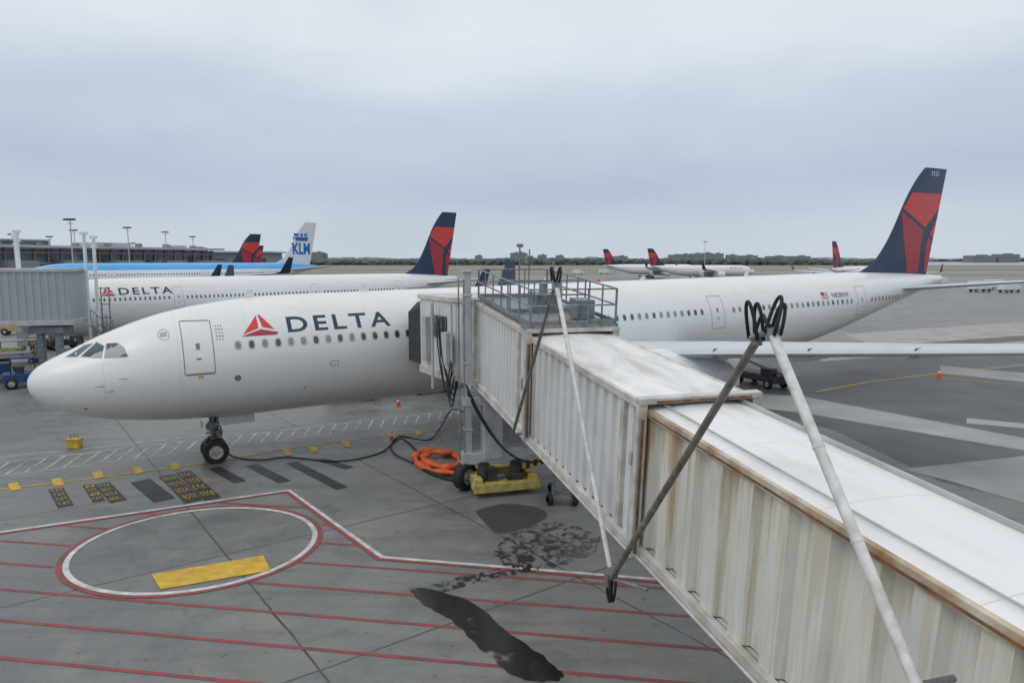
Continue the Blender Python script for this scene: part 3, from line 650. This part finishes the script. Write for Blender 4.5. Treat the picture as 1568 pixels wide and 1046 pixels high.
def line(mb,pts,w,z):
    pts=[Vector((p[0],p[1])) for p in pts]; n=len(pts); closed=(pts[0]-pts[-1]).length<1e-3 and n>3
    vs=[]
    for i,p in enumerate(pts):
        if closed: a=pts[(i-1)%(n-1)] if i not in(0,n-1) else pts[n-2]; b=pts[1] if i in(0,n-1) else pts[i+1]
        else: a=pts[max(0,i-1)]; b=pts[min(n-1,i+1)]
        d1=(p-a) if (p-a).length>1e-6 else (b-p); d2=(b-p) if (b-p).length>1e-6 else d1
        d1=d1.normalized(); d2=d2.normalized(); n1=Vector((-d1.y,d1.x)); n2=Vector((-d2.y,d2.x)); m=(n1+n2).normalized(); k=w/2/max(.4,m.dot(n1))
        vs+=[(p.x-m.x*k,p.y-m.y*k,z),(p.x+m.x*k,p.y+m.y*k,z)]
    mb.add(vs,[(2*i,2*i+2,2*i+3,2*i+1) for i in range(n-1)])
wm,rm,ym,km,fw=MB(),MB(),MB(),MB(),MB()
bord=[G(-250,851),G(0,815),G(442,751),G(585,853),G(1030,889)]
line(wm,bord,.15,.012)
def inset(pts,d):
    out=[]
    for i,p in enumerate(pts):
        a=pts[max(0,i-1)];b=pts[min(len(pts)-1,i+1)]; t=Vector((b.x-a.x,b.y-a.y)).normalized(); out.append(Vector((p.x+t.y*d,p.y-t.x*d)))
    return out
line(rm,inset(bord,.17),.15,.016)
e1=G(97,850);e2=G(484,832);e3=G(290,783);e4=G(290,903)
cen=Vector(((e1.x+e2.x)/2,(e3.y+e4.y)/2+.05)); ry=(e3-e4).length/2; rx=(e2-e1).length/2-.15
cc=lambda t,r=0:(cen.x+(rx+r)*math.cos(t),cen.y+(ry+r)*math.sin(t))
line(wm,[cc(i*math.pi/48) for i in range(97)],.16,.012); line(rm,[cc(i*math.pi/48,.17) for i in range(97)],.16,.016)
poly=[(p.x,p.y) for p in inset(bord,.1)]+[(12,14),(12,4),(-40,4)]
def inpoly(x,y):
    c=False; n=len(poly)
    for i in range(n):
        x1,y1=poly[i];x2,y2=poly[(i+1)%n]
        if (y1>y)!=(y2>y) and x<(x2-x1)*(y-y1)/(y2-y1)+x1: c=not c
    return c
hd=Vector((ray(-6000,398).x,ray(-6000,398).y)).normalized(); hn=Vector((-hd.y,hd.x))
base=G(0,862); b0=Vector((base.x,base.y))
for k in range(-9,10):
    o=b0+hn*(k*1.46*(-1)); run=[]
    for i in range(-300,300):
        p=o+hd*(i*.12)
        ok=inpoly(p.x,p.y) and ((p.x-cen.x)/(rx+.25))**2+((p.y-cen.y)/(ry+.25))**2>1 and p.y>5
        if ok: run.append(p)
        elif run:
            if len(run)>2: line(rm,[run[0],run[-1]],.12,.008)
            run=[]
    if len(run)>2: line(rm,[run[0],run[-1]],.12,.008)
ym.add([G(232,879,.02),G(403,850,.02),G(415,873,.02),G(246,902,.02)],[(0,1,2,3)])
a0,a1=G(-60,737),G(720,638); c0,c1=G(-60,716),G(700,628)
line(fw,[a0,a1],.11,.008); line(fw,[c0,c1],.11,.008)
for i in range(34):
    t=i/34; p=a0.lerp(a1,t+.002); q=c0.lerp(c1,min(1,t+.045)); line(fw,[p.lerp(q,.06),p.lerp(q,.94)],.09,.010)
line(fw,[G(-60,706),G(170,683),G(330,664)],.10,.006)
line(ym,[G(-60,757),G(120,735),G(330,708),G(420,690),G(520,676),G(700,655)],.13,.014)
for u,v in((22,745),(88,738),(150,727),(211,720),(268,714),(440,693),(480,688),(530,680),(600,668),(640,662)):
    p=G(u,v); p2=G(u+7,v+14); d=Vector((p2.x-p.x,p2.y-p.y)).normalized(); n=Vector((-d.y,d.x))*.17
    a=Vector((p.x,p.y))-d*.55; b=Vector((p.x,p.y))+d*.6
    ym.add([(*(a-n),.018),(*(b-n),.018),(*(b+n),.018),(*(a+n),.018)],[(0,1,2,3)])
txt=MB()
for (u0,v0,u1,v1,w,s) in ((85,748,101,776,.50,['757','767']),(135,742,152,768,.40,['B','737']),(156,740,182,768,.55,['A330','-300']),(215,736,252,766,.75,None),(255,728,298,768,.6,['A330','STOP']),(280,722,326,764,.6,['767-3','B777']),(328,716,368,738,.5,None),(385,712,436,738,.5,None),(446,708,524,748,.5,None),(490,703,535,717,.45,None)):
    a=G(u0,v0);b=G(u1,v1);d=Vector((b.x-a.x,b.y-a.y));L_=d.length;d/=L_;n=Vector((d.y,-d.x))
    A2=Vector((a.x,a.y)); 
    c4=[A2-n*w/2,A2-n*w/2+d*L_,A2+n*w/2+d*L_,A2+n*w/2]; km.add([(*c,.012) for c in c4],[(0,1,2,3)])
    if s:
        for i,tx in enumerate(s*2):
            t0=L_*(.06+.235*i)
            text_mesh(txt,tx,0,1,0,1,lambda x,y:Vector((*(A2+n*(w*(-.38)+w*.76*(1-x))*-1+d*(t0+L_*.13*(1-y))),.02)),1.15,-.005,9)
wm.obj('white_lines',m_wmark,mk); fw.obj('faded_hatching',m_wfade,mk); rm.obj('red_lines',m_rmark,mk); ym.obj('yellow_markings',m_yel,mk); km.obj('black_bars',m_bmark,mk); txt.obj('stop_bar_lettering',m_yel,mk)
def quad(mb,ps,z): mb.add([G(*p,z) for p in ps],[tuple(range(len(ps)))])
asp=MB(); quad(asp,[(1060,600),(1150,548),(1340,520),(1720,500),(1720,800),(1440,737),(1280,660)],.004); asp.obj('asphalt_pavement',m_asph)
cs=MB()
quad(cs,[(1120,600),(1230,607),(1640,684),(1640,702),(1230,632),(1120,620)],.009)
quad(cs,[(1380,718),(1720,682),(1720,780),(1568,770),(1450,735)],.009)
quad(cs,[(1290,512),(1720,482),(1720,503),(1340,530)],.009); quad(cs,[(1240,545),(1720,512),(1720,519),(1260,553)],.009)
quad(cs,[(1440,560),(1720,585),(1720,600),(1440,572)],.009)
quad(cs,[(1480,640),(1640,655),(1640,662),(1480,648)],.009)
cs.obj('concrete_pavement',m_conc)
yl=MB(); line(yl,[G(1250,600),G(1330,585),G(1420,574),G(1700,545)],.18,.014); line(yl,[G(1420,577),G(1568,590),G(1700,600)],.15,.014); line(yl,[G(1290,520),G(1568,505)],.3,.014); line(yl,[G(1500,495),G(1620,505)],.3,.014); yl.obj('taxi_lines',m_yel,mk)
def stain(name,col,rough,sc,p0,p1,a,dist):
    m=D.materials.new(name); nt,N,L=nodes(m); b=N['Principled BSDF']
    b.inputs['Base Color'].default_value=(*col,1); b.inputs['Roughness'].default_value=rough
    o=N.new('ShaderNodeTexCoord').outputs['Object']; n=noise(N,L,o,sc,8,.62,dist); L.new(mth(N,L,'MULTIPLY',ramp(N,L,n,p0,p1),a),b.inputs['Alpha'])
    return m
def blob(mb,pts,z,j=.12):
    P=smoothp([G(*p,z) for p in pts+[pts[0]]],6)[:-1]
    P=[p+Vector((random.uniform(-j,j),random.uniform(-j,j),0)) for p in P]
    mb.add(P,[tuple(range(len(P)))])
bs=MB(); blob(bs,[(626,898),(650,900),(700,912),(735,930),(780,970),(850,1018),(855,1040),(795,1036),(745,1000),(690,948),(645,922)],.022,.04); bs.obj('wet_stain',stain('wet_stain',(.012,.012,.013),.15,1.3,.32,.44,.93,.4))
bs=MB(); blob(bs,[(728,782),(770,771),(820,776),(838,790),(800,808),(760,814)],.024,.03); bs.obj('damp_stain',stain('damp_patch',(.065,.063,.058),.35,2.5,.30,.42,.7,.4))
bs=MB(); blob(bs,[(780,818),(850,798),(915,822),(895,852),(800,876),(760,848)],.026,.1)
blob(bs,[(640,903),(700,883),(790,866),(830,868),(700,900),(650,912)],.030,.03); bs.obj('oil_trail',stain('oil_trail',(.025,.025,.026),.25,3.2,.50,.55,.85,1.2))

def yellow_box(p):
    e=empty('wheel_chock_box',Matrix.Translation(p)); mb=MB(); mb.box((0,0,.22),(.55,.40,.4)); mb.box((0,0,.45),(.60,.45,.06)); mb.obj('body',m_yel,e,bevel=.02)
    mb=MB(); mb.cyl((-.2,0,.48),(-.2,0,.56),.02); mb.cyl((.2,0,.48),(.2,0,.56),.02); mb.cyl((-.2,0,.56),(.2,0,.56),.02); mb.obj('handle',m_dark,e)
yellow_box(G(115,686))
def cone(p,s=1):
    e=empty('traffic_cone',Matrix.Translation(p)@Matrix.Scale(s,4)); mb=MB(); mb.lathe([(.04,.16),(.7,.03),(.7,.005)],(0,0,0),'z',16); mb.box((0,0,.02),(.42,.42,.04)); mb.obj('cone_body',m_orange,e)
    mb=MB(); mb.lathe([(.32,.112),(.46,.084)],(0,0,0),'z',16); mb.obj('reflective_band',m_finwhite,e)
cone(G(1438,578),1.1); cone(G(610,622),.9); cone(G(600,672),.6)
def tractor(p,rot,col,s=1):
    e=empty('baggage_tractor',Matrix.Translation(p)@Matrix.Rotation(rot,4,'Z')@Matrix.Scale(s,4))
    mb=MB(); mb.box((0,0,.75),(3.0,1.5,.6)); mb.box((1.05,0,1.15),(.8,1.4,.3)); mb.box((-.3,0,2.15),(1.5,1.45,.08)); mb.obj('body',col,e,bevel=.05)
    mb=MB(); [mb.cyl((x,y,1),(x,y,2.1),.04) for x in(-1,.4) for y in(-.65,.65)]; mb.box((-.5,0,1.25),(.5,1.1,.5)); mb.obj('cab_frame',m_dark,e)
    t,h=MB(),MB(); [wheel(t,h,(x,y,.4),.4,.28) for x in(-1,1) for y in(-.72,.72)]; t.obj('tyres',m_black,e,True); h.obj('hubs',m_hub,e,True)
def cart(p,rot,col=None,s=1):
    e=empty('baggage_cart',Matrix.Translation(p)@Matrix.Rotation(rot,4,'Z')@Matrix.Scale(s,4))
    mb=MB(); mb.box((0,0,.5),(3.2,1.6,.12)); mb.box((0,0,2.0),(3.2,1.6,.07)); mb.box((-1.57,0,1.25),(.06,1.6,1.45)); mb.box((1.57,0,1.25),(.06,1.6,1.45)); mb.obj('frame',m_steel,e,bevel=.02)
    mb=MB(); mb.box((-.5,0,.95),(1.6,1.2,.75)); mb.box((.8,.1,.8),(.7,1.0,.5)); mb.obj('baggage',col or m_blue,e,bevel=.06)
    t,h=MB(),MB(); [wheel(t,h,(x,y,.24),.24,.15) for x in(-1.1,1.1) for y in(-.65,.65)]; t.obj('tyres',m_black,e,True); h.obj('hubs',m_hub,e,True)
def van(p,rot,s=1,col=None):
    e=empty('service_truck',Matrix.Translation(p)@Matrix.Rotation(rot,4,'Z')@Matrix.Scale(s,4))
    mb=MB(); mb.box((-.9,0,1.85),(4.6,2.2,2.2)); mb.box((2.3,0,1.2),(1.7,2.0,1.1)); mb.add([(1.5,-.95,1.75),(1.5,.95,1.75),(2.7,.95,1.75),(2.7,-.95,1.75),(1.5,-.9,2.5),(1.5,.9,2.5),(2.1,.9,2.5),(2.1,-.9,2.5)],[(0,1,2,3),(4,5,6,7),(0,1,5,4),(1,2,6,5),(2,3,7,6),(3,0,4,7)]); mb.obj('body',col or m_finwhite,e,bevel=.05)
    mb=MB(); mb.box((0,0,.7),(6.0,1.6,.25)); mb.obj('chassis',m_dark,e)
    mb=MB(); mb.add([(2.16,-.8,2.42),(2.16,.8,2.42),(2.70,.85,1.82),(2.70,-.85,1.82)],[(0,1,2,3)]); mb.obj('windscreen',m_win,e)
    t,h=MB(),MB(); [wheel(t,h,(x,y,.48),.48,.3) for x in(-2,2.2) for y in(-.95,.95)]; t.obj('tyres',m_black,e,True); h.obj('hubs',m_hub,e,True)
def loader(p,rot):
    e=empty('belt_loader',Matrix.Translation(p)@Matrix.Rotation(rot,4,'Z'))
    mb=MB(); mb.box((0,0,.7),(4.2,1.6,.5)); mb.box((-1.2,.5,1.2),(1.0,.6,.5)); mb.obj('chassis',m_dark,e,bevel=.04)
    mb=MB(); mb.add([(-3.2,-.4,.9),(3.6,-.4,2.0),(3.6,.4,2.0),(-3.2,.4,.9),(-3.2,-.4,1.1),(3.6,-.4,2.2),(3.6,.4,2.2),(-3.2,.4,1.1)],[(0,1,2,3),(4,5,6,7),(0,1,5,4),(1,2,6,5),(2,3,7,6),(3,0,4,7)]); mb.obj('conveyor',m_steel,e)
    t,h=MB(),MB(); [wheel(t,h,(x,y,.38),.38,.25) for x in(-1.4,1.4) for y in(-.75,.75)]; t.obj('tyres',m_black,e,True); h.obj('hubs',m_hub,e,True)
tractor(G(45,592),.6,m_blue); cart(G(10,582),.6); cart(G(30,556),.3,m_yelm); tractor(G(100,535),.9,m_dark); tractor(G(-20,575),.8,m_dark); cart(G(60,535),1.2,m_yelm)
loader(G(585,603),.55); cart(G(660,600),.5,m_dark); cart(G(540,612),.5,m_dark); loader(G(1165,590),2.0)
for u,v,r in((1500,447,.2),(1525,444,.1),(1545,448,.3),(885,421,0),(1440,437,.4),(925,420,.1),(985,424,.3)): van(G(u,v),r)
for u,v in((25,512),(60,508),(130,502)): tractor(G(u,v),.4,m_yelm)

# ------------------------------------------------------------ neighbouring jet bridge (left)
e=empty('jet_bridge'); mb=MB()
p0=Vector((-31.8,50.5));p1=Vector((-52,46)); pp=wallrun(p0,p1,.5,.06); vs=[]
for x in pp: vs+=[(x.x,x.y,4.6),(x.x,x.y,8.1)]
mb.add(vs,[(2*k,2*k+2,2*k+3,2*k+1) for k in range(len(pp)-1)])
mb.add([(-31.8,50.5,4.6),(-31.8,50.5,8.1),(-32.6,54,8.1),(-32.6,54,4.6)],[(0,1,2,3)]); m_gw=wall_mat('grey_corrugated_wall',(.38,.41,.43),.0,8); mb.obj('tunnel_walls',m_gw,e)
mb=MB(); 
for z,h in((8.2,.25),(4.45,.35)):
    d=(p1-p0).normalized(); c=(p0+p1)/2
    mb.box((c.x-.3,c.y+1.7,z),((p1-p0).length+.3,3.7,h),Matrix.Rotation(math.atan2(-d.y,-d.x),3,'Z'))
mb.obj('roof_and_floor',m_grey,e,bevel=.03)
mb=MB()
for x,y in((-33,51),(-34.5,51.3)): mb.cyl((x,y,0),(x,y,4.4),.28)
mb.box((-33.7,51.2,.7),(3.2,1.6,.6)); mb.box((-33.7,51.2,3.9),(2.6,1.2,.5)); mb.obj('drive_columns',m_steel,e,bevel=.02)
mb=MB()
for x,y,t in((-31.9,53,10.9),(-31.2,53,10.6),(-36.2,52,11),(-37.0,53,10.8)): mb.cyl((x,y,3.0),(x,y,t),.12); mb.box((x,y,t),(.5,.2,.2)); mb.box((x,y,t-.7),(.4,.2,.12))
mb.obj('lift_columns',m_finwhite,e)
rl=MB()
for i in range(9):
    x=-31.2+i*.2; y=52+i*.45; rl.cyl((x,y,4.2-i*.45),(x,y,5.3-i*.45),.03,n=6); rl.cyl((x,y+1.2,4.2-i*.45),(x,y+1.2,5.3-i*.45),.03,n=6); rl.box((x,y+.6,4.1-i*.45),(.35,1.2,.05))
rl.cyl((-31.2,52,5.3),(-29.6,55.6,1.7),.03,n=6); rl.cyl((-31.2,52,4.1),(-29.6,55.6,.5),.06,n=6); rl.cyl((-31.2,53.2,4.1),(-29.6,56.8,.5),.06,n=6)
for x in(-31.2,-30.6): rl.cyl((x,53.5,0),(x,53.5,6.9),.05,n=6)
for z in(3.4,4.6,5.6,6.8): rl.cyl((-31.3,53.5,z),(-30.5,53.5,z),.04,n=6)
rl.obj('service_stairs',m_steel,e)

# ------------------------------------------------------------ terminal
def haze(c,f): return tuple(a*(1-f)+b*f for a,b in zip(c,(.42,.47,.53)))  # distance haze painted in: base colour blended towards pale blue-grey
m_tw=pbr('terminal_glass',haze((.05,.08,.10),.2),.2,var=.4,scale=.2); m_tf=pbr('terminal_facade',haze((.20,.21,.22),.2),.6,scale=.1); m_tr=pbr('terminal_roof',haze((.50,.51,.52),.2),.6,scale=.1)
A0=Vector((-232,270)); A1=Vector((-168,402)); e=empty('airport_terminal')
d=(A1-A0).normalized(); ang=math.atan2(d.y,d.x); RT=Matrix.Rotation(ang,3,'Z'); Lt=(A1-A0).length; n=Vector((-d.y,d.x)); KZ=1.2
def tp(s,q): v=A0+d*s+n*q; return v
def tbox(mb,s,q,z,dx,dy,dz): p=tp(s,q); mb.box((p.x,p.y,z*KZ),(dx,dy,dz*KZ),RT)
f=MB(); 
for z,h in((1.5,3),(6.2,1.0),(10.2,.9)): tbox(f,Lt/2,12,z,Lt,24,h)
for i in range(int(Lt/6)+1): tbox(f,i*6,-.1,6,.5,.5,12)
f.obj('facade',m_tf,e)
f=MB(); tbox(f,Lt/2,12,7.0,Lt-1,23,9.0); f.obj('glazing',m_tw,e)
f=MB(); tbox(f,Lt/2,11,12.3,Lt+6,30,.9); tbox(f,Lt*.30,14,13.9,30,16,2.4); tbox(f,Lt*.62,14,13.6,18,14,1.8); tbox(f,Lt*.9,14,13.3,8,8,1.4); f.obj('roof',m_tr,e)
f=MB(); tbox(f,Lt*.3,5.9,13.9,28,.3,1.4); f.obj('clerestory',m_tw,e)
f=MB()
for i in range(6): tbox(f,10+i*24,-12,5.2,4,24,4)
f.obj('boarding_piers',m_tf,e)
f=MB()
for i in range(26): tbox(f,3+i*5.6,6+8*(i%3),13.2+.2*(i%4),2.2,2.2,1.2+.3*(i%3))
f.obj('rooftop_plant',m_tf,e)
e=empty('airport_hangar'); f=MB(); f.box((-250,520,7),(150,40,14)); f.obj('walls',m_tf,e); f=MB(); f.box((-250,520,14.5),(156,46,1)); f.obj('roof',m_tr,e); f=MB(); [f.box((-318+i*14,499.8,7),(9,.4,6)) for i in range(11)]; f.obj('windows',m_tw,e)
def mast(u,ytop,dist,hh=None):
    p=at_y(u,ytop,dist); e=empty('floodlight_mast',Matrix.Translation((p.x,dist,0))); mb=MB(); mb.cyl((0,0,0),(0,0,p.z),.32,.16,n=10); mb.box((0,0,p.z),(3.4,.25,.25)); mb.box((0,0,p.z-1.6),(2.2,.2,.2)); mb.obj('pole',m_grey,e)
    mb=MB(); [mb.box((x,-.4,p.z-.35),(.8,.7,.5)) for x in(-1.5,-.5,.5,1.5)]; mb.obj('floodlights',m_dark,e)
for u,v,dd in((107,335,230),(113,352,330),(195,348,330),(203,372,440),(253,355,380),(295,362,430),(76,362,400),(20,358,300),(1080,370,700),(700,400,900)): mast(u,v,dd)

# ------------------------------------------------------------ far airfield
m_grass=pbr('airfield_grass',(.17,.19,.12),.9,var=.25,scale=.02,dark=(.22,.20,.14))
mb=MB(); 
for y0,y1,x0,x1 in((230,262,-60,40),(300,330,-90,-4),(420,520,-150,60),(560,760,-700,900),(850,1200,-1500,1800),(380,460,150,700)):
    mb.add([(x0,y0,.02),(x1,y0,.02),(x1+(y1-y0)*.2,y1,.02),(x0,y1,.02)],[(0,1,2,3)])
mb.obj('airfield_grass',m_grass)
mb=MB(); mb.add([(-400,1230,.03),(4200,1230,.03),(5200,3200,.03),(300,3200,.03)],[(0,1,2,3)]); mb.obj('bay_water',pbr('bay_water',(.20,.25,.29),.25,scale=.01))
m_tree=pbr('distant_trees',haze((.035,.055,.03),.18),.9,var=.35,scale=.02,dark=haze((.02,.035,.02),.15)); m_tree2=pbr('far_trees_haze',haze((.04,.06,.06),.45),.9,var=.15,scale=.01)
def treeline(y,x0,x1,hm_,hv,mat,step=6):
    mb=MB(); x=x0; 
    while x<x1:
        r=step*random.uniform(.6,1.5); h=hm_+hv*(math.sin(x*.006)+math.sin(x*.017+1))*.4+random.uniform(-.3,.4)*hv
        cxx=x; cyy=y+random.uniform(-12,12); rz=h
        vs=[];nn=8
        for j,(rr_,zz) in enumerate(((.9,0),(1.1,.4),(.95,.7),(.55,.93))):
            for i in range(nn):
                a=2*math.pi*i/nn; q=random.uniform(.8,1.2); vs.append((cxx+r*rr_*q*math.cos(a),cyy+r*rr_*q*math.sin(a),zz*rz*random.uniform(.9,1.1)))
        vs.append((cxx,cyy,rz)); fs=[(j*nn+i,j*nn+(i+1)%nn,(j+1)*nn+(i+1)%nn,(j+1)*nn+i) for j in range(3) for i in range(nn)]+[(3*nn+i,3*nn+(i+1)%nn,4*nn) for i in range(nn)]
        mb.add(vs,fs); x+=r*random.uniform(.7,1.4)
    mb.obj('distant_tree_line',mat)
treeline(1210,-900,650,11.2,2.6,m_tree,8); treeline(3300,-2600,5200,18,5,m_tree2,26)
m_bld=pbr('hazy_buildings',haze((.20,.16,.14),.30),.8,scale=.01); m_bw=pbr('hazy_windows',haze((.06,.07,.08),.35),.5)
def block(u,v,dist,w):
    p=at_y(u,v-2.5,dist); e=empty('apartment_block',Matrix.Translation((p.x,dist,0))); h=p.z; a=MB(); a.box((0,0,h/2),(w,w*.6,h)); a.box((w*.1,0,h+1.5),(w*.3,w*.3,3)); a.obj('walls',m_bld,e)
    b=MB(); fl=max(3,int(h/5)); 
    for i in range(fl): b.box((0,-w*.3-.1,h*(i+.6)/fl),(w*.9,.3,h/fl*.4))
    b.obj('windows',m_bw,e)
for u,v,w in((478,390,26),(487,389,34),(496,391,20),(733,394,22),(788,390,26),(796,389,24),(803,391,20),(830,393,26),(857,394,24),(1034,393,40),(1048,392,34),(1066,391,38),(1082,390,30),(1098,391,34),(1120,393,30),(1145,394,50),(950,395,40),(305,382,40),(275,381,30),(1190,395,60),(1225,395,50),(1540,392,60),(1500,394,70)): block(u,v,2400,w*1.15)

# ------------------------------------------------------------ world, light, camera
w=D.worlds.new('World'); SC.world=w; w.use_nodes=True; nt=w.node_tree; N=nt.nodes; L=nt.links; N.clear()
out=N.new('ShaderNodeOutputWorld'); bg=N.new('ShaderNodeBackground'); sky=N.new('ShaderNodeTexSky'); sky.sky_type='NISHITA'; sky.sun_disc=False; sky.sun_elevation=rad(52); sky.sun_rotation=rad(-122)
L.new(sky.outputs[0],bg.inputs[0]); bg.inputs[1].default_value=.08
tc=N.new('ShaderNodeTexCoord'); sp=N.new('ShaderNodeSeparateXYZ'); L.new(tc.outputs['Generated'],sp.inputs[0])
r=N.new('ShaderNodeValToRGB'); cr=r.color_ramp; cr.interpolation='EASE'
stops=[(0,(.60,.67,.74)),(.04,(.58,.65,.74)),(.12,(.50,.58,.70)),(.20,(.58,.66,.765)),(.30,(.76,.82,.88)),(.5,(.86,.90,.94)),(1,(.88,.91,.95))]
cr.elements[0].position=0; cr.elements[0].color=(*stops[0][1],1); cr.elements[1].position=1; cr.elements[1].color=(*stops[-1][1],1)
for p,c in stops[1:-1]: el_=cr.elements.new(p); el_.color=(*c,1)
cl1=noise(N,L,mapping(N,L,tc.outputs['Generated'],(1.0,1.0,4)),1.5,5,.5,.3)
zz=mth(N,L,'ADD',sp.outputs[2],mth(N,L,'MULTIPLY',mth(N,L,'SUBTRACT',cl1,.5),.18),True); L.new(zz,r.inputs[0])
cl2=noise(N,L,mapping(N,L,tc.outputs['Generated'],(1,1,3)),2.4,5,.5,.3)
mul=N.new('ShaderNodeMix'); mul.data_type='RGBA'; mul.blend_type='MULTIPLY'; mul.inputs[0].default_value=1; L.new(r.outputs[0],mul.inputs[6]); L.new(ramp(N,L,cl2,.25,.75,(.90,.91,.93),(1.08,1.07,1.06)),mul.inputs[7])
bg2=N.new('ShaderNodeBackground'); L.new(mul.outputs[2],bg2.inputs[0]); bg2.inputs[1].default_value=1.0
ms=N.new('ShaderNodeMixShader'); ms.inputs[0].default_value=.94; L.new(bg.outputs[0],ms.inputs[1]); L.new(bg2.outputs[0],ms.inputs[2]); L.new(ms.outputs[0],out.inputs[0])
sl=D.lights.new('sun','SUN'); sl.energy=.6; sl.angle=rad(30); sl.color=(1,.97,.93); so=D.objects.new('sun',sl); SC.collection.objects.link(so)
dv=Vector((-.55,-.35,.85)); so.rotation_euler=dv.to_track_quat('Z','Y').to_euler()
cam=D.cameras.new('camera'); cam.sensor_width=36; cam.lens=36*F/1568; cam.clip_end=20000; cam.clip_start=.1
co=D.objects.new('camera',cam); SC.collection.objects.link(co); co.location=(0,0,H); co.rotation_euler=(math.pi/2-PIT,0,0); SC.camera=co
SC.view_settings.view_transform='Standard'; SC.view_settings.look='None'; SC.view_settings.exposure=0
